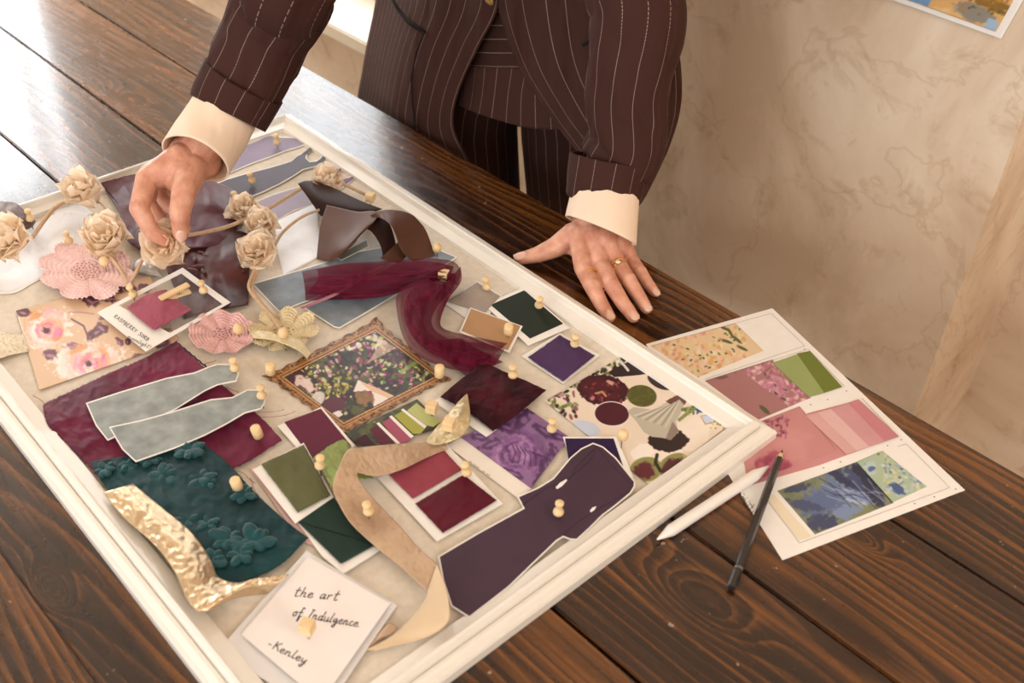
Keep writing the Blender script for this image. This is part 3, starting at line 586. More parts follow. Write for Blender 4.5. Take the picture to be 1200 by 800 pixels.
# maroon velvet sheet, grey cutouts, teal, gold ribbon
vel = mat('maroon_taffeta', '560f2a', .55, .2, 14, bump=.25, bs=900, sheen=.12, bump2=.35, bs2=30, col2='7a2645')
t = thing('maroon_fabric', 'large maroon fabric sheet lying under the two grey cutouts', 'fabric', tuple(up(200, 480, ZB)))
sheet('cloth', [[(50,474,.003),(88,456,.003),(130,436,.003),(168,420,.003),(206,400,.003)],[(56,497,.004),(95,482,.008),(140,462,.004),(180,450,.003),(226,418,.003)],[(78,520,.004),(120,508,.006),(165,494,.003),(215,475,.002),(262,452,.003)],[(102,544,.003),(150,536,.004),(200,520,.003),(250,500,.003),(300,484,.003)],[(126,572,.002),(180,566,.003),(228,556,.003),(276,548,.003),(331,515,.003)]], vel, t, 110, 90, wr=.0024, ws=.045, seed=11, fray=.7)
bm = bmesh.new()
for k, (x0, y0, x1, y1) in enumerate(((206,400,204,388),(50,474,40,462),(52,480,62,500),(300,486,330,478),(302,490,345,482),(268,452,280,462),(232,436,246,442),(276,550,300,566),(290,560,310,588),(240,430,250,420))):
    P = [up(x0+(x1-x0)*f+3*math.sin(5*f+k), y0+(y1-y0)*f+2*math.cos(4*f+k), ZB+.003+.003*math.sin(PI*f)) for f in np.linspace(0, 1, 9)]; tube(bm, P, .0003, 4)
tag(bobj('loose_threads', bm, mat('maroon_thread', 'a03a5c', .8, 0), t), kind='stuff')
bm = bmesh.new(); tube(bm, [up(206+(243-206)*f, 400+(431-400)*f+.6*math.sin(f*40), ZB+.0045) for f in np.linspace(0, 1, 50)], .0008, 5); bobj('overlocked_edge', bm, mat('navy_thread', '1d2130', .8, 0), t)
def greyp(X, Y): 
    c = Cv(X, Y, '8d9490'); c.noise(.07, '9ea5a2', .45, .7, .2, 2); c.noise(.22, '6f7473', .57, .45, .08, 5); return c.C
M['greyprint'] = mat('mottled_grey_green_print', '858b87', .5, .1, 60, bump=.1, bs=300, col2='a3a8a5')
cut('trouser_leg_cutout', 'upper of two long mottled grey paper cutouts on the maroon fabric', 'cutout', [(100.5,472),(140,459),(195,442.5),(228,436),(245,429),(255,426),(271,426.5),(280,437.5),(277,446.5),(255,451),(240,458),(205,480),(150,505),(126,516),(112,498)], .0125, 1.5, M['greyprint'])
cut('trouser_leg_cutout', 'lower of two long mottled grey paper cutouts, above the teal fabric', 'cutout', [(127.5,500),(165,492),(200,482.5),(247,467.5),(272,465),(290,456),(303,456.5),(311,466),(310,473),(306,479),(287,484),(265,497),(240,510),(205,525),(159,541),(143,526)], .0138, 1.5, M['greyprint'])
teal = mat('teal_taffeta', '0a2d31', .5, .2, 12, bump2=.25, bs2=60, sheen=.1, col2='143f43')
t = thing('teal_fabric', 'dark teal fabric square with raised appliqué flowers and leaves', 'fabric', tuple(up(230, 600, ZB)))
G4 = [[(106,541,.0045),(150,534,.0055),(195,523,.0055),(232,514,.0045)],[(112,552,.0045),(165,560,.006),(215,550,.007),(270,546,.0045)],[(132,580,.004),(190,600,.0065),(240,592,.0065),(300,578,.004)],[(190,640,.003),(225,640,.006),(275,625,.006),(335,610,.003)],[(250,674,.002),(276,683,.003),(325,664,.003),(361,630,.002)]]
G4 = [[(x, y, z+.002) for x, y, z in r] for r in G4]
sheet('cloth', G4, teal, t, 100, 100, wr=.002, ws=.04, seed=21, fray=.4)
app = mat('teal_applique', '0c4347', .6, .15, 60, bump=.6, bs=500, sheen=.5)
def leafcluster(cx, cy, r, seed, n=9, h=.009, m=None):
    g = np.random.default_rng(seed); bm = bmesh.new(); m0 = Vector(up(cx, cy, ZB+h))
    for k in range(n):
        a = 2*PI*k/n+g.uniform(-.3, .3); L_ = r*g.uniform(.6, 1); c = m0+Vector((math.cos(a), math.sin(a), 0))*L_*.5
        bmesh.ops.create_uvsphere(bm, u_segments=14, v_segments=8, radius=1, matrix=Matrix.Translation(c+Vector((0, 0, g.uniform(-.001, .001)))) @ Matrix.Rotation(a, 4, 'Z') @ Matrix.Rotation(-.1, 4, 'Y') @ Matrix.Diagonal((L_*.55, L_*.34, .0016, 1)))
    for v in bm.verts: v.co.z += .0016*float(fbm(np.array(v.co.x*400), np.array(v.co.y*400), seed, 2))
    return bobj('applique', bm, m or app, t, True)
for i, (x, y, r, n) in enumerate(((222,528,.017,9),(194,556,.016,6),(236,560,.017,5),(246,567,.012,4),(288,580,.014,7),(268,632,.019,7),(298,634,.02,8),(282,650,.014,6),(216,610,.013,6),(244,615,.012,5),(178,540,.012,5),(124,550,.014,6),(150,546,.012,6),(250,655,.016,7))): leafcluster(x, y, r, i, n, .0092 if y > 530 else .0115)
gr = mat('gold_foil_leather', 'd6bd9a', .32, .12, 30, metal=.75, bump2=.9, bs2=110, bump=.3, bs=500)
t = thing('gold_ribbon', 'shiny pale gold leather ribbon beside the teal fabric, left rim', 'ribbon', tuple(up(200, 650, ZB)))
RA = [(156,567,.008),(190,595,.010),(225,625,.012),(246,655,.012),(256,676,.01),(278,683,.013),(300,678,.02),(338,673,.016)]
RB = [(121,577,.009),(145,606,.012),(183,640,.015),(206,672,.018),(222,706,.018),(240,716,.018),(276,700,.003),(314,695,.001)]
sheet('ribbon', [RA, [((a[0]+b[0])/2, (a[1]+b[1])/2, (a[2]+b[2])/2+.004) for a, b in zip(RA, RB)], RB], gr, t, 120, 24, wr=.002, ws=.12, seed=5, th=.0012)

# papers and ribbons at the top middle
dn = mat('blue_grey_print', '6f777f', .4, .2, 40, bump=.1, bs=400, col2='8a939a')
cut('trouser_cutout', 'left of two blue-grey paper cutouts under the burgundy tulle', 'cutout', [(295,332),(357,314),(420,294),(470,285),(480,300),(420,325),(372,348),(327,365.5)], .0015, 1.4, dn)
cut('trouser_cutout', 'right of two blue-grey paper cutouts, its lower tip above the framed picture', 'cutout', [(353,358.5),(400,338),(440,320),(480,298),(505,288),(536,301),(526,308),(500,322),(470,342),(430,366),(398,384.5),(391,383)], .0025, 1.4, dn)
cut('cutout_strip', 'thin olive grey cutout inside the brown ribbon loop', 'cutout', [(392,300),(430,280),(432,289),(400,305)], .003, .8, mat('olive_grey_print', '777263', .5, .1), 0)
br = mat('brown_satin_ribbon', '5a3a2c', .5, .08, 20, sheen=.1); br2 = mat('dark_brown_satin_ribbon', '331d17', .5, .08, 20, sheen=.1)
t = thing('brown_satin_ribbon', 'wide brown satin ribbon folded into loops at the top of the board', 'ribbon', tuple(up(430, 270, ZB)))
sheet('fold', [[(349,215,.030),(358,212,.03),(372,213,.028),(395,222,.024),(420,234,.02),(448,245,.016)],[(362,233,.022),(375,236,.024),(392,240,.022),(410,244,.02),(425,246,.018),(440,248,.015)],[(376,253,.008),(385,255,.01),(396,256,.010),(410,256,.010),(422,254,.012),(432,252,.012)]], br2, t, 50, 30)
sheet('fold', [[(383,240,.024),(400,244,.026),(420,248,.027),(436,247,.03),(446,250,.034)],[(376,262,.016),(394,268,.02),(412,270,.026),(426,266,.034),(436,262,.034)],[(373,284,.008),(388,290,.012),(402,290,.022),(414,282,.036),(422,276,.03)],[(371,303,.004),(384,306,.005),(396,302,.010),(410,290,.024),(416,284,.022)]], br, t, 50, 40)
sheet('fold', [[(434,252,.034),(446,247,.040),(462,246,.040),(480,250,.036),(490,258,.03),(500,272,.02),(510,300,.006)],[(438,254,.030),(448,256,.040),(458,264,.044),(464,276,.038),(468,288,.028),(474,298,.016),(484,306,.005)]], br, t, 60, 20)
sheet('fold', [[(434,252,.032),(444,254,.03),(456,262,.026),(462,278,.016),(466,300,.004)],[(430,268,.03),(436,272,.024),(444,284,.016),(448,296,.010),(448,304,.004)]], br2, t, 40, 16)
sheet('fold', [[(468,282,.018),(476,288,.012),(482,296,.006)],[(446,302,.010),(454,306,.006),(468,308,.003)]], br, t, 30, 14)

def tulle(): 
    m, nt, b = newmat('burgundy_tulle'); L = nt.links.new; tc = N(nt, 'ShaderNodeTexCoord'); uv = N(nt, 'ShaderNodeUVMap', uv_map='UVMap')
    b.inputs['Base Color'].default_value = (*lin('5d1029'), 1); b.inputs['Roughness'].default_value = .8; b.inputs['Specular IOR Level'].default_value = .1
    mp = N(nt, 'ShaderNodeMapping'); mp.inputs['Scale'].default_value = (3, 26, 1); L(uv.outputs[0], mp.inputs[0])
    n1 = N(nt, 'ShaderNodeTexNoise'); n1.inputs['Scale'].default_value = 1.6; n1.inputs['Detail'].default_value = 4; L(mp.outputs[0], n1.inputs['Vector'])
    n2 = N(nt, 'ShaderNodeTexNoise'); n2.inputs['Scale'].default_value = 1100; L(tc.outputs['Object'], n2.inputs['Vector'])
    r = N(nt, 'ShaderNodeValToRGB'); r.color_ramp.elements[0].position = .36; r.color_ramp.elements[0].color = (.62, .62, .62, 1); r.color_ramp.elements[1].position = .62; r.color_ramp.elements[1].color = (.97, .97, .97, 1); L(n1.outputs[0], r.inputs[0])
    mm = N(nt, 'ShaderNodeMath', operation='MULTIPLY_ADD'); L(n2.outputs[0], mm.inputs[0]); mm.inputs[1].default_value = .3; mm.inputs[2].default_value = -.15
    ad = N(nt, 'ShaderNodeMath', operation='ADD', use_clamp=True); L(mm.outputs[0], ad.inputs[0]); L(r.outputs[0], ad.inputs[1]); L(ad.outputs[0], b.inputs['Alpha']); return m
tu = tulle()
t = thing('tulle_strip', 'sheer burgundy tulle strip twisting from the ribbon down to the velvet swatch', 'tulle', tuple(up(480, 330, ZB)))
sheet('layer', [[(354,318,.014),(400,309,.02),(450,306,.02),(500,303,.02),(530,306,.022),(540,318,.018),(536,334,.014)],[(357,336,.010),(400,334,.018),(450,330,.019),(490,322,.02),(510,318,.022),(516,322,.02),(516,328,.014)],[(358,352,.006),(400,351,.010),(440,349,.011),(470,342,.011),(488,332,.012),(500,330,.012),(504,332,.010)]], tu, t, 110, 40, wr=.006, ws=.03, seed=3, wy=4, th=0)
sheet('layer', [[(372,315,.009),(410,309,.012),(460,308,.013),(500,306,.012),(532,312,.012)],[(372,328,.006),(410,326,.009),(460,326,.01),(495,322,.01),(524,326,.01)],[(357,345,.005),(400,346,.006),(445,344,.008),(475,338,.008),(500,332,.008)]], tu, t, 90, 30, wr=.006, ws=.05, seed=8, th=0)
sheet('layer', [[(500,326,.020),(478,334,.022),(465,346,.02),(466,370,.018),(474,398,.014),(492,418,.010),(520,430,.008),(548,436,.006)],[(520,332,.020),(504,342,.024),(490,356,.024),(490,376,.022),(500,394,.018),(522,404,.013),(552,411,.010),(578,416,.007)],[(540,312,.016),(540,330,.018),(526,350,.018),(517,372,.015),(519,384,.013),(540,391,.010),(564,396,.008),(595,402,.006)]], tu, t, 120, 40, wr=.007, ws=.03, seed=5, wx=3, th=0)
sheet('layer', [[(505,322,.014),(486,336,.014),(474,354,.013),(476,380,.012),(494,406,.009),(530,424,.007),(580,428,.006)],[(535,320,.012),(530,340,.012),(512,360,.011),(506,380,.009),(524,396,.008),(560,402,.007),(592,408,.006)]], tu, t, 100, 24, wr=.006, ws=.05, seed=15, wx=3, th=0)
sheet('layer', [[(495,400,.006),(520,420,.005),(545,440,.003)],[(540,396,.006),(566,412,.005),(590,424,.003)]], tu, t, 40, 20, wr=.002, seed=4, th=0)
tag(sheet('satin_edge_ribbon', [[(351,360,.012),(390,344,.018),(426,324,.022)],[(354,362,.012),(392,347,.018),(427,327,.022)]], mat('rose_satin', '9d5f6c', .4, .05), t, 30, 3, th=0), None)

# framed picture print
def ornate(X, Y):
    q = np.array([(312,440),(441,375),(525,443),(402,508)], float)   # solve bilinear u, v
    A = q[1]-q[0]; B = q[3]-q[0]; det = A[0]*B[1]-A[1]*B[0]; dx, dy = X-q[0, 0], Y-q[0, 1]
    u = (dx*B[1]-dy*B[0])/det; v = (A[0]*dy-A[1]*dx)/det
    c = Cv(X, Y, '8b6136'); d = np.minimum(np.minimum(u*144, (1-u)*144), np.minimum(v*110, (1-v)*110))
    c.noise(.3, 'c59663', .5, .8, .15, 3); c.noise(.45, '3f2413', .52, .85, .08, 6)
    c.mix(((d > 6.5) & (d < 9))*.9, 'b9824d'); c.mix(((d > 9) & (d < 10.3))*.9, '4a2b16'); c.mix(((d > 10.3) & (d < 12))*.9, 'd2a26c'); c.mix(((d > 12) & (d < 13.2))*1., '3a2213')
    ins = (d > 13)*1.; k = Cv(X, Y, '3b3a2c'); k.noise(.05, '5d6238', .45, .8, .2, 2); k.noise(.09, '2a1c22', .5, .8, .1, 9)
    k.dabs(340, (335,505,390,485), ['c9c07c', 'a83b62', '6b6f35', 'd9d2a6', '7c8a4a', '2a1f26', '8f2f55', 'c98aa0', '23201c'], 5.2, 4, .6, .85)
    k.dabs(110, (392,452,380,410), ['dfe0ac', 'd8c7c0', 'b8bd6a', '7c3352', 'eae0d4'], 5, 12, .7, .9)
    k.dabs(130, (430,505,408,452), ['a33a66', 'd58ba5', '1d1517', 'bcd079', '2a1a22', '742146'], 3.6, 22, .6, .9)
    k.dabs(120, (350,412,428,468), ['c9bd5a', 'a09a3c', 'e5dcb0', '5b2c3e', '332a20'], 3.6, 32, .7, .9)
    k.line([(350,432),(382,414),(398,430)], 1, '1b1512'); k.line([(362,424),(395,412),(408,424)], 1, '1b1512')
    k.pg([(327,447),(352,433),(360,440),(345,458)], '452331'); k.ell(357,450,14,9,30,'e6cfc4',.95,.2,.4,2); k.ell(356,458,9,5,30,'4a3337',.8,.3,.5,3); k.ell(372,468,8,12,40,'ddd6d2',.9,.2)
    k.ell(392,474,14,9,-5,'5c2b3d',1,.1); k.ell(364,471,6,4,0,'9d7446',.9,.2); k.pg([(414,459),(420,445),(442,457),(458,465),(438,478),(436,458)], 'e9dfd8'); k.pg([(420,446),(436,452),(462,464),(456,467),(434,458)], 'dcb896')
    k.ell(426,466,12,9,10,'8f6a3f',.9,.2,.5,4); k.pg([(385,486),(397,481),(402,486),(390,493)], 'e9e2de'); k.pg([(402,498),(430,480),(438,479),(404,503)], '4f2839')
    k.pg([(466,410),(478,418),(462,428),(452,420)], '3a2a2e', .7); k.pg([(430,426),(464,408),(442,394),(448,400)], 'd2b69c', .7); k.line([(470,436),(488,424)], 2.2, '8fa04e', .8)
    c.C = c.C*(1-ins[..., None])+k.C*ins[..., None]; return c.C
t = thing('framed_picture_cutout', 'paper cutout printed as an ornate gold frame around a dark flower collage', 'picture', tuple(up(418, 440, ZB)))
def ornsheet():
    q = [(305.5,440.5,0),(442,371,0),(529,444.5,0),(403,511,0)]
    ctrl = [[(*q[0][:2], .002), (*q[1][:2], .002)], [(*q[3][:2], .002), (*q[2][:2], .002)]]
    nu, nv = 200, 150; G = net(ctrl, nu, nv, False)
    u = np.linspace(0, 1, nu)[None]; v = np.linspace(0, 1, nv)[:, None]
    pinch = lambda s: .030*np.clip(np.minimum(s, 1-s)/.12, 0, 1)+.008*np.sin(s*PI*16)
    cx, cy = G[..., 0].mean(), G[..., 1].mean()
    U = pinch(v)+(1-2*pinch(v))*u; V = pinch(u)+(1-2*pinch(u))*v; Q = np.array(q)[:, :2]
    P = (Q[0]*((1-U)*(1-V))[..., None]+Q[1]*(U*(1-V))[..., None]+Q[2]*(U*V)[..., None]+Q[3]*((1-U)*V)[..., None])
    W = upv(P[..., 0], P[..., 1], np.full(P.shape[:2], ZB+.0018)); me = gridmesh(W, np.zeros(P.shape)); setcol(me, ornate(P[..., 0], P[..., 1]))
    o = link('printed_sheet', me, M['print'], t); s = o.modifiers.new('t', 'SOLIDIFY'); s.thickness = .0006; s.offset = 0
ornsheet()
# palette strip under the frame
t = thing('palette_strip', 'printed palette strip with five rounded colour bars below the framed picture', 'print', tuple(up(460, 498, ZB)))
def pal(X, Y): c = Cv(X, Y, '3c3a2c'); c.noise(.12, '59602f', .5, .8, .15, 3); c.dabs(60, (405,520,466,530), ['8f8a4c', '2a1f1f', '5a2433', '242218', 'a9a25a', '6f2f45'], 3.5, 5); return c.C
printed('printed_sheet', [(404,507),(489,467.5),(520,500),(424,527)], .0028, pal, t, 90, 50)
for c, q in (('3c1a20', [(414,517),(428,508),(441,522),(428,524)]), ('5b1d2c', [(433,503),(443,497),(463,518),(446,522)]), ('a34f66', [(448,495),(458,489),(479,508),(482,515),(470,520),(466,518)]), ('a3a243', [(462,487),(472,481),(492,496),(498,502),(493,508),(484,508)]), ('b9be78', [(477,481),(488,472),(508,487),(516,494),(508,500),(499,498)])):
    poly('colour_bar', q, .0033, mat('bar_'+c, c, .4, 0), t, .0001)
for q in ([(441,496),(444,494.5),(469,519),(465,520)], [(456,488),(459,486.5),(485,511),(481,513)], [(470,480),(472.5,478.5),(500,499),(497.5,502)]): poly('white_divider', q, .0034, M['paper'], t, .0001)

def chip(label, card, cols, h, base='paper', rough=.6, name='colour_swatch', cat='swatch', th=.0007):
    t = thing(name, label, cat, tuple(up(*np.mean(np.array(card, float), 0), ZB+h)), 'colour swatches on white cards'); poly('card', card, h, M[base], t, th)
    for i, (c, q, kind) in enumerate(cols):
        if kind == 'print': poly('colour_field', q, h+th+.0001, mat('print_'+c, c, .5, .05), t, .00015)
        else:
            m = mat(kind+'_'+c, c, .7 if kind != 'velvet' else .5, .14, 25, bump=.35, bs=900, sheen=.1)
            A, B_, C_, D = [np.array(p) for p in q]; z = h+th+.0012
            sheet('fabric', [[(*A, z), (*((A+B_)/2), z+.0006), (*B_, z)], [(*((A+D)/2), z), (*((A+B_+C_+D)/4), z+.001), (*((B_+C_)/2), z)], [(*D, z), (*((C_+D)/2), z+.0005), (*C_, z)]], m, t, 26, 26, wr=.0008, seed=i+int(A[0]), fray=.25)
    return t
chip('burgundy paint chip on a white card, lower left of the framed picture', [(325,499),(377,476.5),(416,522),(364,541)], [('5f1734', [(333,494.5),(376,478.5),(412,522.5),(366,538)], 'print')], .004)
chip('olive green cotton swatch on a white card, left of the lime fabric', [(296,550),(356,518.5),(391,582),(346,613)], [('5f5f3d', [(306,544),(356,521),(387,580),(349,600)], 'cotton')], .006)
tag(poly('pink_card', [(292,548),(300,546),(372,640),(352,634)], .002, mat('pale_pink_card', 'dfb8b2', .7, .03)), 'pale pink card edge between the teal fabric and the olive swatch', 'card')
t = chip('dark green swatch with zigzag edges, above the handwritten note', [(344,606),(352,600),(446,644),(402,672),(378,652)], [], .0035)
def zig(a, b, n, k=1.6):
    a, b = np.array(a, float), np.array(b, float); d = (b-a)/n; nn = np.array([-d[1], d[0]])/np.linalg.norm(d)*k; r = []
    for i in range(n): r += [a+d*i, a+d*(i+.5)+nn]
    return r
poly('zigzag_cloth', zig((348,611), (391,582), 18)+zig((391,582), (441,638), 24)+zig((441,638), (399.5,661), 18)+zig((399.5,661), (348,611), 26), .0055, mat('dark_green_cotton', '1c3228', .8, .1, 40, bump=.4, bs=900), t, .0006)
tag(sheet('lime_fabric', [[(367,536,.008),(384,524,.010),(402,515,.009),(411,524,.007)],[(378,550,.010),(396,544,.015),(412,536,.012),(424,548,.006)],[(389,572,.009),(404,566,.012),(425,561,.008),(438,560,.005)]], mat('lime_silk', '8d9a59', .6, .1, 30, bump=.3, bs=700), None, 40, 36, wr=.003, ws=.07, fray=.6), 'bright lime green frayed fabric scrap tucked under the champagne ribbon', 'fabric')
chip('white card with rose and burgundy fabric squares, right of the ribbon', [(443,560),(524,521),(589,590),(512,634)], [('8e3d4a', [(455,555),(517,524),(541,550),(484,584)], 'cotton'), ('55091f', [(487,590),(543,556),(582,586),(519,624)], 'velvet')], .003)
chip('small white label card peeking out below the dark burgundy velvet', [(508,470),(520,462),(582,503),(570,511.5)], [], .003)
t = thing('velvet_square', 'dark burgundy crushed velvet square in the middle of the board', 'fabric', tuple(up(578, 462, ZB)))
sheet('cloth', [[(516,465,.005),(533,450,.007),(550,437,.007),(568,424,.005)],[(534,474,.006),(552,462,.010),(572,452,.010),(590,435,.006)],[(556,488,.006),(574,477,.009),(594,462,.009),(614,445,.006)],[(578,505,.004),(600,490,.006),(620,474,.006),(640,457,.004)]], mat('crushed_burgundy_velvet', '27030c', .8, .5, 28, sheen=.08, bump2=.8, bs2=45, col2='480b1a'), t, 70, 60, wr=.003, ws=.06, seed=31, fray=.3)
chip('taupe grey fabric swatch on a strip card, beside the tulle', [(521,355),(559,328.5),(588,346),(568,378),(545,372)], [('a3958a', [(525,353),(559,331),(586,347),(568,366)], 'cotton')], .0012)
chip('tan paper swatch under the tulle end', [(538,389),(551,360),(612.5,382),(597,413)], [('b48a5f', [(541,387.5),(552,361.5),(610,382),(595,410)], 'print')], .0035)
chip('dark forest green paper swatch beside the far rim', [(567,356.5),(614,336.5),(667,384),(619,404.5)], [('232b20', [(575,357),(614.5,340),(660,379),(621,396.5)], 'print')], .003)
chip('purple cotton square right of the velvet square', [(611,417),(656,390),(703,416),(660,449)], [('4b2f56', [(619,418.5),(656,392.5),(697,416.5),(660,446.5)], 'cotton')], .002)
# purple rose print
def prose(X, Y):
    c = Cv(X, Y, '8a6590'); c.noise(.06, '6d4a76', .5, .7, .2, 2)
    for (x, y, s) in ((606,530,1),):
        c.rose(x, y, 34, 26, ['5d3667', '9a6ba0', '4a2854', 'b48ab8', '7d4f88'], 3, 26)
    for (x, y, rx, ry, a) in ((590,500,20,6,20),(612,492,9,14,30),(640,545,8,16,10),(575,520,18,6,-20),(636,505,16,6,35),(650,530,14,5,60),(600,555,18,5,20),(622,480,10,6,0),(560,512,12,5,10),(654,512,9,5,20),(630,562,10,4,-60)):
        c.ell(x, y, rx, ry, a, '4b2b55', .85, .3, .4, x); c.ell(x+2, y, rx*.6, ry*.4, a, 'a581ad', .6, .5)
    for k in range(7): c.line([(600+k*5,520+k*2),(604+k*6,530+k),(600+k*7,542+k)], .8, '3d2147', .7)
    return c.C
t = thing('purple_floral_print', 'purple rose print on a white strip card, below the velvet square', 'print', tuple(up(605, 530, ZB)))
poly('card', [(523,521.5),(542,512),(624,572),(607,583)], .002, M['paper_warm'], t, .0006)
printed('printed_sheet', [(540,512),(618,478),(667,512),(622.5,572)], .0032, prose, t, 130, 100)
write('small_lettering', 'uls lunes   ne mll', (549,540), (1.35, .98), (.5, -.9), .0028, t, .00013)
# dark purple dress cutout and violet swatch
chip('dark violet swatch on a white card behind the plum cutout', [(659.5,511.5),(722,511.5),(742,558),(690,600)], [('2b1440', [(662,513.5),(719,513.5),(731,548),(668,548)], 'print')], .0035)
t = cut('dress_cutout', 'large dark plum bodice-and-sleeve shaped paper cutout near the front rim', 'cutout', [(695,518.5),(707,523),(722,536),(744.5,564),(744,570),(739,578),(722,592),(706,604),(690,620),(676,632.5),(668,632),(660,629),(652,634),(625,660),(596,688),(550,723.5),(529,710),(519,680),(513.5,651.5),(560,624),(613,595),(606,581.5),(630,571),(648,560),(668,536),(681,525)], .006, 1.6, mat('plum_print', '45303f', .5, .08, 30, bump=.08, bs=500))
for q in ([(651,571),(656,565.5),(664,561),(664.5,563),(659,569),(653,573)], [(691,598.5),(694,594.5),(699,593),(697,597),(693,600)]): poly('white_slot', q, .0069, M['paper'], t, .0001)
bm = bmesh.new()
for L_ in ([(612,592),(640,572),(668,560),(674,548),(700,522)], [(660,626),(684,606),(712,590),(738,575)], [(700,524),(718,545),(740,568)], [(664,562),(690,540),(698,526)]):
    P = cr(np.array(L_, float), 20); tube(bm, [up(x, y, ZB+.0068) for x, y in P], .00022, 4)
bobj('drawn_seams', bm, mat('seam_line', '2a1b26', .6, 0), t)
# collage print
def coll(X, Y):
    c = Cv(X, Y, 'e4d2bf'); c.noise(.02, 'efe3d4', .45, .8, .3, 3)
    c.dabs(70, (640,676,450,490), ['3d1a26', '8b4458', 'cfd3a0', '5d6b3a', 'b48a94', '20161a', '7d8b50'], 5, 2); c.dabs(60, (690,735,418,440), ['5d6b3a', '262318', 'a8ab7c', '3f4a26', '15130f'], 4.5, 3)
    c.dabs(40, (672,690,436,452), ['5d6b3a', 'a8ab7c', '3f4a26'], 4, 4)
    c.pg([(712,436),(740,422),(760,438),(745,440),(720,442)], '2b1c1f'); c.line([(728,424),(736,434)], 1.5, 'd8d0cc')
    c.ell(706,457,31,18.5,8,'3c1119',1,.06,.1,2); c.ell(706,457,27,15,8,'5a1a24',.6,.3,.3,3); c.dabs(50, (684,728,446,470), ['7d2a33', '2a0a10', '95424a', '4a1119'], 3, 9); c.ell(716,448,7,3.5,25,'d9a79b',.9,.4,.5,3); c.ell(694,467,4,3,0,'c9808a',.9,.4,.6,3); c.line([(698,461),(706,459),(710,464)], 1.1, 'b98f62')
    c.ell(752,464,18,13,8,'535224',1,.05); c.noise(.25, '6b6a33', .55, .5, .1, 4, mask=(np.hypot((X-752)/18, (Y-464)/13) < .95))
    c.ell(774,447,17,8.5,25,'33201f',1,.08); c.ell(717,485,21.5,15,4,'efe6df',1,.04); c.ell(717,485,20.5,14,4,'4a1523',1,.05)
    c.ell(686,502,18,9,14,'c3cbdc',1,.06); c.ell(783,516,25,14,0,'2b1d1b',1,.06,.1,4)
    c.pg([(735,482),(742,477),(765,480),(795,464),(803,470),(799,482),(792,494),(795,507),(786,515),(776,513),(764,512),(754,506),(746,494)], 'b9b09f')
    for k in range(9): c.line([(797-k*1.5,468+k*.6),(780-k*4.6,500-k*1.6)], .8, '8d8474' if k % 2 else 'd6cfc0', .8)
    c.pg([(780,470),(795,462),(806,468),(802,475),(796,468),(786,474)], '6a4337'); c.pg([(788,494),(796,505),(786,516),(780,514)], '8b7a70')
    c.line([(800,480),(812,478),(818,474)], 2, '6f7b3f'); c.line([(796,492),(806,484),(816,478)], 2, '7f8850'); c.ell(820,480,6,4,10,'3a5f96',1,.2,.4,2); c.dabs(20, (804,820,472,486), ['6b8048', '31402a', '9aa36a'], 3, 6)
    c.pg([(820,487),(834,485),(842,494),(826,498)], 'c9a488'); c.pg([(822,488),(833,486.5),(839,493.5),(827,496)], 'c3d0e6'); c.dabs(16, (832,852,492,502), ['9a8a4a', '5d6b3a', 'd8c27a'], 2.5, 8)
    c.pg([(760,520),(768,530),(754,541),(742,538),(738,530),(750,520)], 'efe4d8'); c.ell(757,550,20,15,-10,'8b8a52',1,.08); c.ell(755,552,14,11,-10,'5c242c',1,.25,.3,4); c.ell(789,545,20,13,-28,'8b8a52',1,.08); c.ell(788,546,15,9,-28,'4f1f29',1,.25,.3,5); c.line([(770,533),(768,542),(774,552)], 2, '2a2a1e')
    c.noise(.03, 'd4bd9f', .6, .5, .1, 12, mask=(X > 800)*1.*(Y > 496)); return c.C
t = thing('collage_print', 'collage print of pomegranate, figs, colour circles and a pale skirt at the right end', 'print', tuple(up(750, 495, ZB)))
printed('printed_sheet', [(639,470),(727,418.5),(855.5,497),(762,569)], .0015, coll, t, 260, 200, th=.0006)

# champagne ribbon
cham = mat('champagne_satin_ribbon', 'b49376', .4, .12, 14, sheen=.2, metal=.2, bump2=.2, bs2=90, col2='d3b799')
t = thing('champagne_ribbon', 'champagne satin ribbon curling from the gold leaf down to the front rim', 'ribbon', tuple(up(440, 600, ZB)))
sheet('ribbon', [[(522,518,.007),(490,519,.010),(455,521,.014),(425,524,.018),(408,527,.024),(398,545,.026),(390,570,.022),(398,592,.018),(412,614,.014),(440,640,.012),(470,664,.012),(500,692,.012)],[(524,526,.005),(500,536,.008),(475,548,.012),(452,556,.014),(434,557,.016),(419,554,.020),(422,564,.020),(434,580,.016),(450,597,.013),(470,618,.012),(490,641,.012),(512,661,.014)]], cham, t, 200, 22, wr=.0012, ws=.15, th=.0008)
sheet('ribbon', [[(502,690,.012),(500,700,.014),(488,718,.014),(468,738,.010),(448,752,.006),(428,761,.004)],[(512,661,.016),(521,684,.024),(526,706,.026),(525,728,.022),(500,746,.010),(440,762,.004)]], mat('champagne_satin_back', 'd3b896', .6, .06, 20, sheen=.4, bump=.2, bs=600), t, 90, 24, th=.0008)
sheet('ribbon', [[(428,761,.0035),(445,748,.006),(460,742,.006)],[(450,734,.004),(458,730,.006),(466,736,.005)]], cham, t, 24, 12, th=.0008)
t = thing('gold_leaf', 'pale gold fabric leaf pinned at the end of the champagne ribbon', 'leaf', tuple(up(530, 495, ZB)))
sheet('blade', [[(498,518,.008),(512,500,.010),(526,484,.014),(538,470,.016),(547,461,.014)],[(510,521,.010),(522,508,.014),(534,494,.018),(545,480,.016),(547.5,462,.014)],[(524,519,.008),(538,513,.010),(548,502,.010),(551,488,.012),(548,462,.014)]], mat('pale_gold_foil', 'cdbb94', .38, .15, 60, metal=.35, bump2=.8, bs2=120), t, 40, 24, wr=.002, ws=.15)

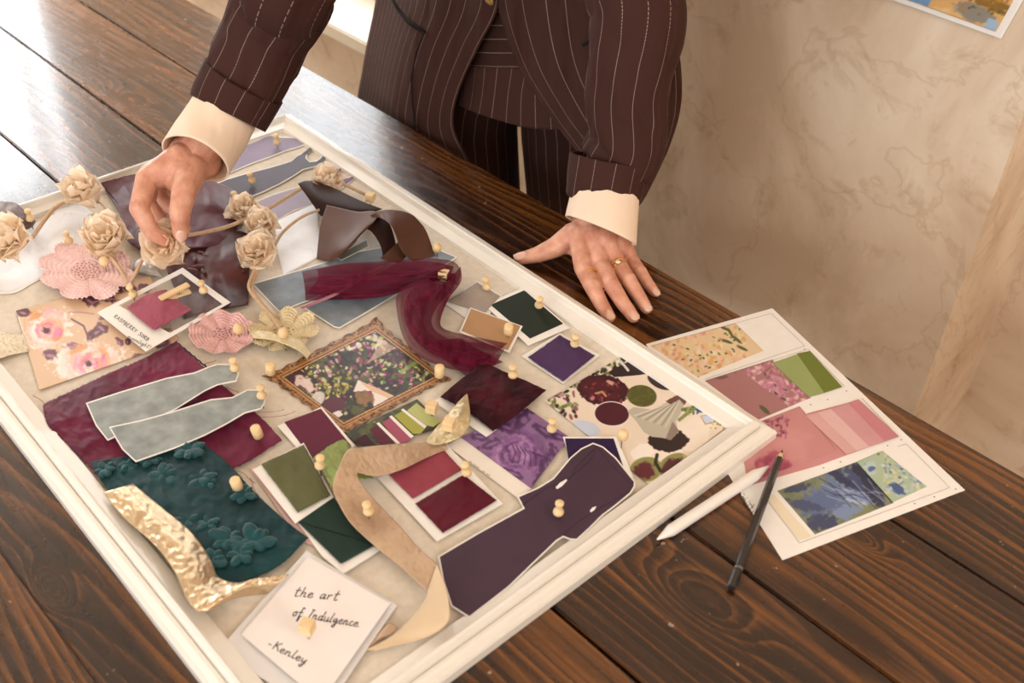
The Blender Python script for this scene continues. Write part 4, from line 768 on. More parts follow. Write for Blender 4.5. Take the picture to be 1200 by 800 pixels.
# handwritten note
t = thing('handwritten_note', 'white handwritten note pinned in the front corner of the board', 'note', tuple(up(370, 720, ZB)))
glas = mat('translucent_vellum', 'e2dedc', .5, .02)
poly('vellum_sleeve', [(256,761),(359,645),(465,709),(376,840)], .004, glas, t, .0005)
poly('note_paper', [(283,743),(361,652),(457,707),(376,822)], .0075, mat('note_paper', 'ece2dc', .7, .02), t, .0005)
write('handwriting', 'the art', (343,698), (7.0, .7), (1.4, -5.4), .0082, t, .00042)
write('handwriting', 'of Indulgence.', (342,721), (5.5, .95), (1.4, -5.2), .0082, t, .00042)
write('handwriting', '-Kenley', (313,757), (6.2, 2.9), (1.6, -5.0), .0082, t, .00042)

# flower garland
cordm = mat('beige_cord', 'c9a987', .7, .1, 200, bump=.6, bs=900); petm = mat('cream_chiffon', 'fdead2', .7, .04, 60, bump2=.3, bs2=150)
_nt = petm.node_tree; _tr = N(_nt, 'ShaderNodeBsdfTranslucent'); _tr.inputs[0].default_value = (*lin('fff0dc'), 1); _mx = N(_nt, 'ShaderNodeMixShader'); _mx.inputs[0].default_value = .4
_nt.links.new(_nt.nodes['Principled BSDF'].outputs[0], _mx.inputs[1]); _nt.links.new(_tr.outputs[0], _mx.inputs[2]); _nt.links.new(_mx.outputs[0], _nt.nodes['Material Output'].inputs[0])
ga = thing('flower_garland', 'beige cord garland with cream chiffon flowers, pinched by the hand', 'garland', tuple(up(200, 270, ZB)))
def flower(px, py, h, R, seed, n=13, tilt=(0, 0)):
    g = np.random.default_rng(seed); c = Vector(up(px, py, ZB+h)); bm = bmesh.new()
    bmesh.ops.create_uvsphere(bm, u_segments=10, v_segments=8, radius=R*.22, matrix=Matrix.Translation(c)); core = bobj('flower', bm, petm, ga, True)
    for k in range(n):
        a = k*2.4+g.uniform(-.3, .3); el = math.radians(12+62*(k/n)); L_ = R*(1.0-.35*k/n)*g.uniform(.85, 1.1)
        r = np.linspace(0, 1, 9)[:, None]; w = np.linspace(-1, 1, 11)[None]
        wd_ = L_*.62*np.sin(np.clip(r*.92+.06, 0, 1)**.75*PI)**.6
        x = r*L_*math.cos(el)*(1-.1*w*w); y = w*wd_; z = r*L_*math.sin(el)+.16*L_*np.sin(w*5+g.uniform(0, 6))*r+.30*L_*w*w*r+.05*L_*np.sin(w*14+a*3)*r*r-.25*L_*r*r*math.cos(el)*g.uniform(.2, 1)
        x = x+0*w; P = np.stack([x*math.cos(a)-y*math.sin(a), x*math.sin(a)+y*math.cos(a), np.broadcast_to(z, x.shape)], -1)
        Rm = np.array(Euler((tilt[0], tilt[1], 0)).to_matrix()); P = P@Rm.T+np.array(c); P[..., 2] = np.maximum(P[..., 2], ZB+.002)
        o = link('petal', gridmesh(P), petm, core, True)
for (x, y, h, R, s, tl) in ((97,226,.024,.032,1,(.3,.1)),(12,284,.026,.036,2,(.5,.3)),(127,281,.022,.036,3,(.4,.3)),(195,286,.056,.033,4,(.7,.7)),(286,248,.020,.025,5,(.3,.3)),(308,264,.022,.027,6,(.5,.3)),(302,296,.020,.030,7,(.4,.4)),(384,212,.022,.026,8,(.2,.2)),(312,272,.012,.018,9,(.7,.5))): flower(x, y, h, R, s, 19, tl)
def cord(P, r=.0021):
    bm = bmesh.new(); Q = cr(np.array([[*up(x, y, ZB+h)] for x, y, h in P]), 12*len(P)); tube(bm, [tuple(q) for q in Q], r, 8); bobj('cord', bm, cordm, ga, True)
cord([(38,278,.010),(52,258,.014),(66,242,.018),(84,234,.020),(97,230,.020)], .0026); cord([(105,232,.020),(118,238,.014),(126,250,.012),(128,268,.016)], .0014)
cord([(117,295,.020),(130,302,.022),(140,314,.014),(146,326,.010),(150,331,.008)], .0022); cord([(152,331,.008),(160,318,.016),(168,302,.024),(176,290,.034)], .0022)
cord([(218,276,.036),(240,272,.032),(265,266,.028),(290,256,.026),(315,244,.026),(335,232,.026),(354,220,.026)], .0024)
cord([(322,288,.012),(330,274,.014),(345,260,.018),(360,251,.02),(374,246,.016)], .0018); cord([(306,300,.018),(298,318,.012),(292,336,.010),(302,352,.010),(318,370,.010),(329,386,.010)], .0024); cord([(309,303,.016),(300,322,.010),(296,338,.010),(306,354,.010),(322,372,.010)], .0016)
cord([(386,214,.022),(402,216,.020),(416,222,.016),(428,228,.010)], .0022)

# pins
for a in ((324,163,.002,'spool','wooden push pin in the lavender cutout nearest the far corner'),(294,208,.003,'spool','wooden push pin in the slate strapped cutout'),(274,231,.016,'spool','wooden push pin at the right end of the plum satin'),
 (34,252,.010,'spool','wooden push pin in the taupe suede scrap'),(79,278,.002,'spool','wooden push pin in the white marbled paper'),(122,306,.008,'ball','round wooden pin in the big pink lace flower'),(154,341,.004,'spool','wooden push pin half behind the frame card, top of the floral print'),
 (237,336,.0095,'spool','wooden push pin in the upper right edge of the frame card'),(279,385,.006,'ball','round wooden pin in the smaller pink lace flower'),(274,427,.010,'spool','wooden push pin in the tip of the upper grey cutout'),(306,459,.011,'spool','wooden push pin in the tip of the lower grey cutout'),
 (332,390,.013,'ball','round wooden pin in the gold lace flower'),(317,432,.003,'cork','wooden pin on the left corner of the framed picture'),(301,506,.005,'cork','wooden pin in the right corner of the maroon fabric'),(277,567,.006,'cork','wooden pin in the teal fabric'),(515,435,.003,'cork','wooden pin on the right corner of the framed picture'),
 (512,290,.004,'ball','round wooden pin right of the brown ribbon loops'),(570,332,.002,'spool','wooden push pin in the taupe swatch'),(632,354,.004,'spool','wooden push pin in the forest green swatch'),(596,386,.005,'cork','wooden pin in the tan swatch'),(674,399,.003,'spool','wooden push pin in the purple cotton square'),
 (601,435,.007,'spool','wooden push pin in the crushed velvet square'),(647,498,.004,'spool','wooden push pin in the purple rose print'),(730,509,.010,'ball','round wooden pin beside the dark violet swatch'),(546,549,.006,'spool','wooden push pin between the rose and burgundy squares'),(655,595,.007,'spool','wooden push pin in the middle of the dark plum cutout'),
 (375,541,.014,'spool','wooden push pin in the lime fabric'),(431,595,.018,'spool','wooden push pin in the champagne ribbon'),
 (121,253,.004,'block','small wooden block pin at the stitched plum satin edge'),(434,231,.004,'block','small wooden block pin behind the brown ribbon'),(520,322,.010,'block','small wooden block pin under the burgundy tulle'),(506,477,.003,'block','small wooden block pin above the palette strip'),(526,497,.016,'block','small wooden block pin on the gold leaf'),(360,734,.012,'block','wooden block pin in the handwritten note')):
    x, y, h, k, l = a; g_ = np.random.default_rng(int(x*7+y)); pin(x, y, h, k, l, (.1+g_.uniform(-.12, .15), .08+g_.uniform(-.12, .15)) if k in ('spool', 'cork') else (0, 0), .95 if k == 'ball' else 1)

# ---------------------------------------------------------------- palette sheet, white pen, pencil
def tz(name, label, cat, px, py): return thing(name, label, cat, tuple(up(px, py, TZ)))
t = tz('palette_sheet', 'white sheet of floral prints and colour swatches on the bare table', 'paper sheet', 950, 500)
poly('sheet', [(757,403),(905,361),(1131,574),(917,656)], .0004, M['paper'], t, .0004, zb=TZ)
def P1(X, Y):
    c = Cv(X, Y, 'e2cda0'); c.noise(.1, 'ead9b8', .5, .7, .2, 3); m_ = (X-Y*1.13 < 434)*1.
    k = Cv(X, Y, 'e4c9a2'); k.dabs(330, (760,875,378,444), ['e9b7a8', 'dca86a', 'f0dcc0', 'e7c389', 'd89a7c', 'efcfc4', 'dfd3a8'], 4.5, 3, .7, .85); k.dabs(46, (765,875,380,444), ['3f5a38', '6b7f45', '2d4632'], 2.8, 9, .6)
    c.C = c.C*(1-m_[..., None])+k.C*m_[..., None]
    for (a, b_, r) in ((848,384,30),(856,390,60),(864,398,40),(870,408,25),(852,400,20)): c.ell(a, b_, 8, 2, r, '4b5a2c', .9, .3)
    return c.C
def P2(X, Y):
    c = Cv(X, Y, 'a97577'); k = (X*.55-Y < 42)
    c.dabs(260, (868,945,418,495), ['c98a9c', 'd9a2ae', 'b0647f', 'e5bcc2', '9c5570', 'c792a4'], 5, 5); c.rose(905, 455, 20, 14, ['cf94a8', 'a65c7b', 'e8c0c8', 'b97691'], 5, 16); c.dabs(14, (880,945,425,495), ['4d5a34', '6f7b4a'], 5, 8, .35)
    b_ = Cv(X, Y, 'a97577'); b_.ell(846, 442, 9, 2.5, -10, '75534c', .9, .3); b_.ell(896, 480, 3, 9, -50, '4d5a34', .9, .3); m_ = ((X-868)*.75-(Y-434) < 0)*1.
    c.C = c.C*(1-m_[..., None])+b_.C*m_[..., None]; return c.C
def P3(X, Y):
    c = Cv(X, Y, 'c68786'); c.noise(.03, 'd09594', .5, .6, .2, 2); c.dabs(30, (896,925,488,512), ['8a4568', 'a8607f', '6d3352'], 4.5, 3, .5); c.rose(905, 545, 26, 16, ['b5516c', '9c3f5c', 'c9718a', 'a34863'], 3, 18); return c.C
def P4(X, Y):
    c = Cv(X, Y, '7f8466'); c.noise(.08, '6a7258', .5, .6, .2, 2)
    for (x, y, rx, ry, a, col) in ((985,575,42,26,-15,'66789e'),(960,590,30,16,-10,'5b6a90'),(1008,565,30,20,30,'3d4667'),(1015,560,8,30,-40,'24293f'),(1000,580,26,5,20,'8294b8'),(985,560,24,5,35,'2c3350'),(935,572,16,5,-15,'3d4667'),(940,592,24,7,10,'474f70'),(965,612,22,12,10,'3a4264'),(990,600,20,9,-10,'7b8db2'),(1005,588,18,3,15,'a9b5cc'),(1025,580,7,20,-35,'2a3049')): c.ell(x, y, rx, ry, a, col, .9, .25, .5, x)
    for k in range(24): c.line([(960+k*3, 560+((k*7) % 22)), (985+k*3, 574+((k*5) % 24))], .7, 'a3b0c9' if k % 2 else '2b3150', .55)
    return c.C
def P5(X, Y):
    c = Cv(X, Y, 'a9bba0'); c.dabs(130, (1035,1085,520,580), ['b8c6d6', '8fa3c4', 'cfd6c4', '6f86ad', 'd8c98e', 'c0c8b4'], 4.5, 3); c.dabs(20, (1010,1085,520,585), ['5e7a4a', '3e5186', '7a8f58'], 3.5, 8); c.ell(1020,548,9,8,0,'b7c9cc',.9,.2,.4,3); c.ell(1021,549,5,4,0,'4c6390',.9,.3,.5,4); c.ell(1053,573,12,6,30,'3d5288',.9,.3,.5,4); return c.C
def prs(q, h, f, nu, nv): printed('printed_swatch', q, h, f, t, nu, nv, zb=TZ, th=.0002)
prs([(762,405),(862,379),(895,411),(818,442)], .0009, P1, 110, 60)
prs([(826,446),(905,421),(950,466),(888,492)], .0009, P2, 110, 70)
for c, q in (('97a468', [(905,425),(937,414),(967,460),(948,465)]), ('6f7a33', [(934,414),(949,411),(987,453),(966,460)]),
             ('d6a6a1', [(944,487),(958,483),(1004,528),(992,532)]), ('ddb5b0', [(958,483),(974,479),(1019,523),(1004,528)]), ('cf979a', [(974,479),(994,472),(1037,517),(1019,523)]), ('c48187', [(994,472),(1006,467.5),(1053.5,511),(1037,517)])):
    poly('colour_field', q, .0010+.00015*len([k for k in t.children]), mat('swatch_'+c, c, .5, .04), t, .0002, zb=TZ)
poly('colour_field', [(946,484),(1004,469),(1052,511),(960,545),(880,568)], .0008, mat('swatch_blush', 'cc8d8f', .5, .05), t, .0001, zb=TZ)
prs([(866,503),(937,476),(980,527),(876,566)], .0013, P3, 100, 70)
prs([(911,575),(1004,541),(1047,589),(955,626)], .0009, P4, 120, 80); prs([(1003,541),(1034,528),(1086,570),(1045,589)], .0009, P5, 70, 60)
poly('colour_field', [(898,583),(906,578),(951,628),(936,633)], .0009, mat('swatch_ivory', 'eadcc2', .5, .03), t, .0001, zb=TZ)
bm = bmesh.new()
def ln(P, zb=TZ+.0010, r=.00018):
    for a, b in zip(P, P[1:]): tube(bm, [up(*a, zb), up(*b, zb)], r, 4)
ln([(764,405),(904,367),(943,405),(826,444)]); ln([(829,446),(947,409),(990,453)]); ln([(896,582),(937,636),(1113,571),(1062,520),(1052,523)]); ln([(1010,466),(1053,512)])
bobj('ruled_frames', bm, mat('grey_rule', '8c7f78', .7, 0), t)
bm = bmesh.new()
for x, y in ((862,437),(884,431),(905,424),(943,409),(950,474),(970,468),(992,458),(915,490),(965,548),(985,541),(1040,522),(1056,515),(1120,573),(1095,582),(1072,590)): lathe(bm, [(.0007, 0), (.0007, .0002)], Matrix.Translation(Vector(up(x, y, TZ+.0009))), 6)
tag(bobj('tiny_numerals', bm, M['ink'], t), kind='stuff')
write('script_lettering', 'Autumn', (886,611), (-3.2, -4.6), (4.2, -2.4), .0009, t, .0003, zb=TZ); write('script_lettering', 'rose', (849,561), (-1.9, -2.4), (2.6, -1.6), .0009, t, .00024, zb=TZ)
write('small_lettering', 'ul 1 ii 1', (880,592), (-1.6, -2.4), (1.2, -.8), .0009, t, .00014, zb=TZ)
# chalk-white pen
t = tz('white_pen', 'thick white pencil-shaped stylus lying beside the board corner', 'pen', 835, 590)
A, B_ = Vector(up(770, 632, TZ+.0055)), Vector(up(901, 546, TZ+.0062)); d = (B_-A).normalized(); L_ = (B_-A).length
Rm = d.to_track_quat('Z', 'Y').to_matrix().to_4x4(); wp = mat('matte_white_plastic', 'ece6de', .35, .02, coat=.2)
bm = bmesh.new(); r = .0057; lathe(bm, [(.0004, 0), (.0010, .0008), (r*.98, .017), (r, .019), (r, L_-.021), (r*.97, L_-.019), (.0010, L_-.0008), (.0004, L_)], Matrix.Translation(A) @ Rm, 28); bobj('barrel', bm, wp, t, True).modifiers.new('e', 'EDGE_SPLIT').split_angle = .35
t = tz('black_pencil', 'black pencil with a silver band resting on the palette sheet', 'pencil', 890, 605)
A, B_ = Vector(up(917, 527, TZ+.012)), Vector(up(857, 689, TZ+.0045)); d = (B_-A).normalized(); L_ = (B_-A).length; Rm = Matrix.Translation(A) @ d.to_track_quat('Z', 'Y').to_matrix().to_4x4()
bk = mat('black_lacquer', '1d1b1c', .25, 0, coat=.5)
bm = bmesh.new(); lathe(bm, [(.0004, 0), (.0016, .0055)], Rm, 12); bobj('graphite_tip', bm, mat('graphite', '18171a', .4, 0), t, True)
bm = bmesh.new(); lathe(bm, [(.0016, .0055), (.0037, .013)], Rm, 12); bobj('bare_wood', bm, M['pine'], t)
bm = bmesh.new(); lathe(bm, [(.0039, .0125), (.0040, L_-.024)], Rm, 6); bobj('barrel', bm, bk, t)
bm = bmesh.new(); lathe(bm, [(.00415, L_-.024), (.00415, L_-.021)], Rm, 12); bobj('silver_band', bm, M['pin_steel'], t)
bm = bmesh.new(); lathe(bm, [(.0040, L_-.021), (.0040, L_-.001), (.0034, L_)], Rm, 6); bobj('end_cap', bm, bk, t)
bm = bmesh.new()
for k in range(5): box(bm, -.0014+0*k, .0014, .00405-.0004, .0042-.0004, L_-.018+k*.0026, L_-.0168+k*.0026)
bmesh.ops.transform(bm, matrix=Rm @ Matrix.Rotation(PI*1.0, 4, 'Z'), verts=bm.verts); bobj('silver_lettering', bm, M['pin_steel'], t)
# print on the wall
t = thing('wall_print', 'white-bordered landscape print on the plaster wall', 'print', tuple(up(1150, 20, y=WY-.003)))
def wq(name, q, m, y, colf=None):
    P = [up(*p, y=y) for p in q]; n = 60; u = np.linspace(0, 1, n)[None, :, None]; v = np.linspace(0, 1, n)[:, None, None]
    W = P[0]*(1-u)*(1-v)+P[1]*u*(1-v)+P[2]*u*v+P[3]*(1-u)*v; me = gridmesh(W)
    if colf: q = np.array(q, float); PX = q[0]*(1-u)*(1-v)+q[1]*u*(1-v)+q[2]*u*v+q[3]*(1-u)*v; setcol(me, colf(PX[..., 0], PX[..., 1]))
    o = link(name, me, m, t); s = o.modifiers.new('t', 'SOLIDIFY'); s.thickness = .0008; s.offset = 0; return o
wq('paper', [(1008,-13),(1173,46),(1229,-52),(1075,-112)], M['paper'], WY-.003)
def land(X, Y):
    c = Cv(X, Y, 'd8a868'); c.noise(.05, 'e6c592', .5, .8, .2, 2); c.pg([(1040,-20),(1098,-8),(1090,8),(1060,0)], '6f96bf'); c.ell(1143,14,26,12,20,'8b8478',1,.2,.3,3); c.ell(1160,2,34,10,22,'8a6422',1,.3,.5,4); c.dabs(80, (1130,1200,-30,18), ['6d5a1e', 'b07a2c', '4b4620', '8d6a30'], 4, 2); c.pg([(1150,34),(1162,20),(1172,26),(1166,37)], '9db6cf'); return c.C
wq('picture', [(1022,-15),(1167,37),(1212,-44),(1072,-98)], M['painted'], WY-.0045, land)
# ---------------------------------------------------------------- the person
def limb(bm, P, n=16):
    """chain of tapering rounded pieces through (point, radius)"""
    for (a, ra), (b, rb) in zip(P, P[1:]):
        a, b = Vector(a), Vector(b); d = b-a; k = max(2, int(d.length/(.35*min(ra, rb)))); q = d.to_track_quat('Z', 'Y').to_matrix().to_4x4() if d.length > 1e-6 else Matrix()
        pr = [(ra*math.sin(t), -ra*math.cos(t)) for t in np.linspace(.15, PI/2, 5)]+[(rb*math.cos(t), d.length+rb*math.sin(t)) for t in np.linspace(0, PI/2-.15, 5)]
        lathe(bm, pr, Matrix.Translation(a) @ q, n)
def remesh(bm, vox, it, fac=.5):
    me = bpy.data.meshes.new('tmp'); bm.to_mesh(me); bm.free(); o = bpy.data.objects.new('tmp', me); C.objects.link(o)
    r = o.modifiers.new('r', 'REMESH'); r.mode = 'VOXEL'; r.voxel_size = vox; s = o.modifiers.new('s', 'SMOOTH'); s.iterations = it; s.factor = fac
    dg = bpy.context.evaluated_depsgraph_get(); m2 = bpy.data.meshes.new_from_object(o.evaluated_get(dg)); bpy.data.objects.remove(o); bpy.data.meshes.remove(me); return m2
J = lambda x, y, z: Vector(up(x, y, z))
person = thing('person', 'person in a brown pinstripe suit with cream shirt cuffs leaning over the board', 'person', (-.95, 1.02, 0))
nails = []
# hand lying flat on the table
bm = bmesh.new(); Z = .75
Rw = [(J(702,266,.800), .026), (Vector(up(708,228,y=.866)), .027), (Vector(up(714,190,y=.876)), .029), (Vector(up(735,110,y=.895)), .031), (Vector(up(748,20,y=.91)), .034), (Vector(up(746,-40,y=.93)), .036), (Vector((-.76,1.0,1.22)), .042), (Vector((-.79,1.05,1.33)), .05)]
F = {'index': [(684,314,.777,.0115), (695,337,.773,.0099), (704.5,356,.764,.0086), (714,371,.7585,.0073)],
     'middle': [(703,309,.779,.0115), (718,336,.775,.0098), (730.5,356,.765,.0086), (742,371,.7585,.0073)],
     'ring': [(720,305,.777,.0112), (736.5,328,.774,.0095), (748,346,.764,.0084), (757.5,361,.758,.0070)],
     'little': [(735,299,.773,.0100), (750,319,.769,.0085), (759,332,.762,.0074), (767,342,.757,.0062)]}
def fingers(bm, F, hand):
    for nme, L_ in F.items():
        P = [(J(x, y, z), r) for x, y, z, r in L_]; limb(bm, P)
        for (a, ra) in P[1:2]: limb(bm, [(a+Vector((0, 0, .0012)), ra*.98), (a+Vector((0, 0, .0012))+(P[2][0]-a)*.12, ra*.95)])
fingers(bm, F, 'r')
wI, wM, wR, wL = J(682,274,.797), J(696,276,.800), J(710,279,.800), J(724,282,.795)
for w, f, rw, off in ((wI, 'index', .017, 0), (wM, 'middle', .0175, 0), (wR, 'ring', .017, 0), (wL, 'little', .0155, 0)):
    k = F[f][0]; limb(bm, [(w, rw), (J(*k[:3]), .0118)])
for a, b in (('index', 'middle'), ('middle', 'ring'), ('ring', 'little')):
    m_ = (J(*F[a][0][:3])+J(*F[b][0][:3]))/2; limb(bm, [((wM+wR)/2+Vector((0, 0, -.006)), .018), (m_+Vector((0, 0, -.004)), .0095)])
for k in ('index', 'middle', 'ring', 'little'): a = J(*F[k][0][:3]); limb(bm, [(a+Vector((0, 0, .0022)), .0085), (a+Vector((0, 0, .002))+(wM-a)*.12, .008)])
T = [(J(672,276,.790), .0165), (J(650,290,.775), .0128), (J(631,298,.766), .0103), (J(612,302.5,.7605), .0078)]
limb(bm, T); limb(bm, [(J(690,282,.788), .016), (J(664,288,.775), .011)]); limb(bm, [(J(688,298,.777), .012), (J(668,288,.777), .010)])
limb(bm, [(J(725,284,.782), .016), (J(734,300,.768), .012)])
limb(bm, [(J(690,264,.803), .021), (J(716,272,.800), .021)]); limb(bm, Rw[:2])
hands = [remesh(bm, .0011, 5)]
# pinching hand, in world heights above the board
bm = bmesh.new()
Lw = [(J(228,184,.884), .025), (J(248,150,.912), .026), (J(276,112,.935), .028), (J(312,40,1.0), .031), (J(333,0,1.04), .034), (J(352,-50,1.09), .038), (Vector((-1.05,.86,1.25)), .042), (Vector((-1.06,1.02,1.33)), .05)]
F2 = {'index': [(172,210,.876,.0122), (163,244,.862,.0108), (178,272,.838,.0090), (198,284,.822,.0078)],
      'middle': [(176,204,.862,.0120), (172,238,.838,.0103), (192,262,.820,.0088), (216,268,.812,.0075)],
      'ring': [(186,198,.850,.0110), (186,230,.824,.0095), (204,246,.812,.0080), (214,252,.812,.007)],
      'little': [(198,194,.842,.0100), (200,222,.818,.0086), (212,236,.810,.0074), (218,242,.812,.0064)]}
fingers(bm, F2, 'l'); limb(bm, [(J(197,284,.822), .0076), (J(212,289,.814), .0070)])
for w, f in ((J(212,186,.890), 'index'), (J(218,184,.880), 'middle'), (J(226,184,.872), 'ring'), (J(232,186,.866), 'little')):
    k = F2[f][0]; limb(bm, [(w, .0185), (J(*k[:3]), .0128)])
limb(bm, [(J(206,196,.884), .018), (J(184,208,.875), .0135)]); limb(bm, [(J(222,192,.882), .019), (J(208,206,.876), .015)])
T2 = [(J(224,198,.882), .0185), (J(216,224,.876), .0142), (J(211,248,.862), .0118), (J(212,272,.838), .0092)]
limb(bm, T2); limb(bm, [(J(198,206,.872), .013), (J(212,216,.872), .013)]); limb(bm, [(J(220,180,.888), .022), (J(238,190,.876), .021)]); limb(bm, Lw[:2])
hands.append(remesh(bm, .0011, 5))
# trunk, head, arms, legs (inside the clothes)
bm = bmesh.new()
limb(bm, Rw[1:]); limb(bm, Lw[1:])
limb(bm, [((-1.0,1.07,.84), .085), ((-.95,1.08,1.05), .085), ((-.93,1.07,1.28), .09)]); limb(bm, [((-.94,1.09,.86), .075), ((-.86,1.08,1.28), .08)]); limb(bm, [((-1.06,1.04,.86), .075), ((-1.0,1.05,1.28), .08)])
limb(bm, [((-1.06,1.05,1.33), .055), ((-.80,1.06,1.33), .055)]); limb(bm, [((-.93,1.05,1.34), .05), ((-.93,1.0,1.46), .048)]); limb(bm, [((-.93,.985,1.52), .082), ((-.93,.965,1.60), .088)]); limb(bm, [((-.93,.94,1.48), .04), ((-.93,.93,1.50), .045)]); limb(bm, [((-.93,.882,1.535), .009), ((-.93,.874,1.515), .012)])
for s in (-1, 1): limb(bm, [((-1.057+s*.08,1.075+s*.04,.80), .07), ((-1.03+s*.095,1.06+s*.045,.45), .055), ((-1.03+s*.1,1.09+s*.045,.10), .035)])
hands.append(remesh(bm, .007, 3))
bm = bmesh.new()
for me in hands: bm.from_mesh(me)
body = bobj('body', bm, M['skin'], person, True)
boxh = bmesh.new(); limb(boxh, [((-.93,1.0,1.56), .096), ((-.93,.985,1.60), .098)]); limb(boxh, [((-1.0,1.03,1.5), .04), ((-1.0,1.07,1.32), .035)]); limb(boxh, [((-.86,1.03,1.5), .04), ((-.86,1.07,1.32), .035)]); limb(boxh, [((-.93,1.06,1.5), .07), ((-.93,1.1,1.36), .05)])
link('hair', remesh(boxh, .006, 2), mat('brown_hair', '3b2418', .5, .3, 60, stretch=(8, 8, 1)), person, True)
for s in (-1, 1):
    bm = bmesh.new(); limb(bm, [((-1.03+s*.11,1.13+s*.05,.035), .034), ((-1.0+s*.11,1.0+s*.05,.03), .028)]); bobj('shoe', bm, mat('brown_shoe_leather', '2c1a13', .3, .1, coat=.3), person, True)
def nail(a, b, w, l, rise, nor=None):
    """a nail plate at the end b of the last finger bone a-b"""
    a, b = J(*a), J(*b); d = (b-a).normalized(); n_ = Vector(nor or (0, 0, 1)); n_ = (n_-d*n_.dot(d)).normalized(); s = d.cross(n_)
    u = np.linspace(-1, 1, 9); v = np.linspace(0, 1, 9); W = np.zeros((9, 9, 3))
    for i, vv in enumerate(v):
        ww = w*(1-.55*max(0, (vv-.6)/.4)**2)*(1-.3*max(0, (.25-vv)/.25)**2)
        for j, uu in enumerate(u): p = b+d*(l*(vv-.42))+s*(uu*ww)+n_*(rise*(1-.45*uu*uu)-.0010*vv*vv); W[i, j] = p
    o = link('nail', gridmesh(W), M['nail'], person, True); m_ = o.modifiers.new('t', 'SOLIDIFY'); m_.thickness = .0006
up3 = (.25, -.1, 1)
for k in ('index', 'middle', 'ring', 'little'): L_ = F[k]; nail(L_[2][:3], L_[3][:3], L_[3][3]*.84, .0140, L_[3][3]*1.03, (.12, -.2, 1))
nail((631,298,.766), (612,302.5,.7605), .0070, .0165, .0090, (.1, -.1, 1))
nail((211,248,.862), (212,272,.838), .0072, .0160, .0104, (1, -.45, .5)); nail((197,284,.822), (212,289,.814), .0058, .013, .0080, (.8, -.5, .2))
def ring(a, b, f, r, w, name='ring', parent=None, tw=0):
    a, b = J(*a), J(*b); c = a+(b-a)*f; d = (b-a).normalized(); q = d.to_track_quat('Z', 'Y').to_matrix(); bm = bmesh.new(); n = 40
    P = [c+q @ Vector((math.cos(t)*r, math.sin(t)*r, math.sin(t*2+1)*tw)) for t in np.linspace(0, 2*PI, n+1)]; tube(bm, P, w, 8); return bobj(name, bm, M['gold'], person, True), c, d
ring((685,314,.777), (698,337,.773), .45, .0104, .0010)
ring((720,305,.777), (736,328,.774), .28, .0104, .0009, tw=.0012)
r3, c3, d3 = ring((720,305,.777), (736,328,.774), .42, .0103, .0010)
side = d3.cross(Vector((0, 0, 1))).normalized(); g0 = c3+Vector((0, 0, .0095))+side*.004
bm = bmesh.new(); lathe(bm, [(.0018, -.001), (.0034, .0012), (.0022, .0024)], Matrix.Translation(g0), 8); gm2 = mat('pale_gemstone', 'f3ead2', .08, 0, coat=1); o = bobj('gemstone', bm, gm2, r3)
bm = bmesh.new()
for k in range(8): lathe(bm, [(.0003, -.0006), (.0009, .0002), (.0004, .001)], Matrix.Translation(g0+Vector((math.cos(k*PI/4)*.0042, math.sin(k*PI/4)*.0042, .0006))), 6)
bobj('setting', bm, M['gold'], r3, True)

# sleeves: open tubes along the arm
def sleeve(name, P, m, parent, nu=96, nv=70, wr=.004, seed=1, th=.0016, phase=0, ax=None, wsx=3, wsy=22, cut_=0):
    A = cr(np.array([[*p, r1, r2] for p, r1, r2 in P]), nv); W = np.zeros((nv, nu, 3)); uv = np.zeros((nv, nu, 2)); L_ = 0; u0 = None
    for i in range(nv):
        p = Vector(A[i, :3]); t = Vector(A[min(i+1, nv-1), :3]-A[max(i-1, 0), :3]).normalized()
        if u0 is None: u0 = Vector(ax) if ax else Vector((1, 0, 0))
        s = (u0-t*u0.dot(t)).normalized(); q = t.cross(s); u0 = s
        if i: L_ += float(np.linalg.norm(A[i, :3]-A[i-1, :3]))
        a = np.linspace(0, 2*PI, nu, endpoint=False); f = fbm(np.cos(a)*wsx+10+seed*5, np.full(nu, L_*wsy)+np.sin(a)*wsx, seed, 3)-.5
        g = np.abs(np.sin(L_*45+np.cos(a)*2.2+seed+3*f))**2*.6
        rr = wr*(2*f+g); c_ = cut_*np.cos(a)*(1-i/(nv-1))
        for j in range(nu): W[i, j] = p+s*((A[i, 3]+rr[j])*math.cos(a[j]))+q*((A[i, 4]+rr[j])*math.sin(a[j]))+t*c_[j]
        uv[i, :, 0] = (a+phase)*.053; uv[i, :, 1] = L_
    o = link(name, gridmesh(W, uv, True), m, parent, True); k = o.modifiers.new('t', 'SOLIDIFY'); k.thickness = th; k.offset = -1; return o
jk = bpy.data.objects.new('jacket', None)
V = lambda x, y, z: (x, y, z)
def UY(x, y, yy): return tuple(up(x, y, y=yy))
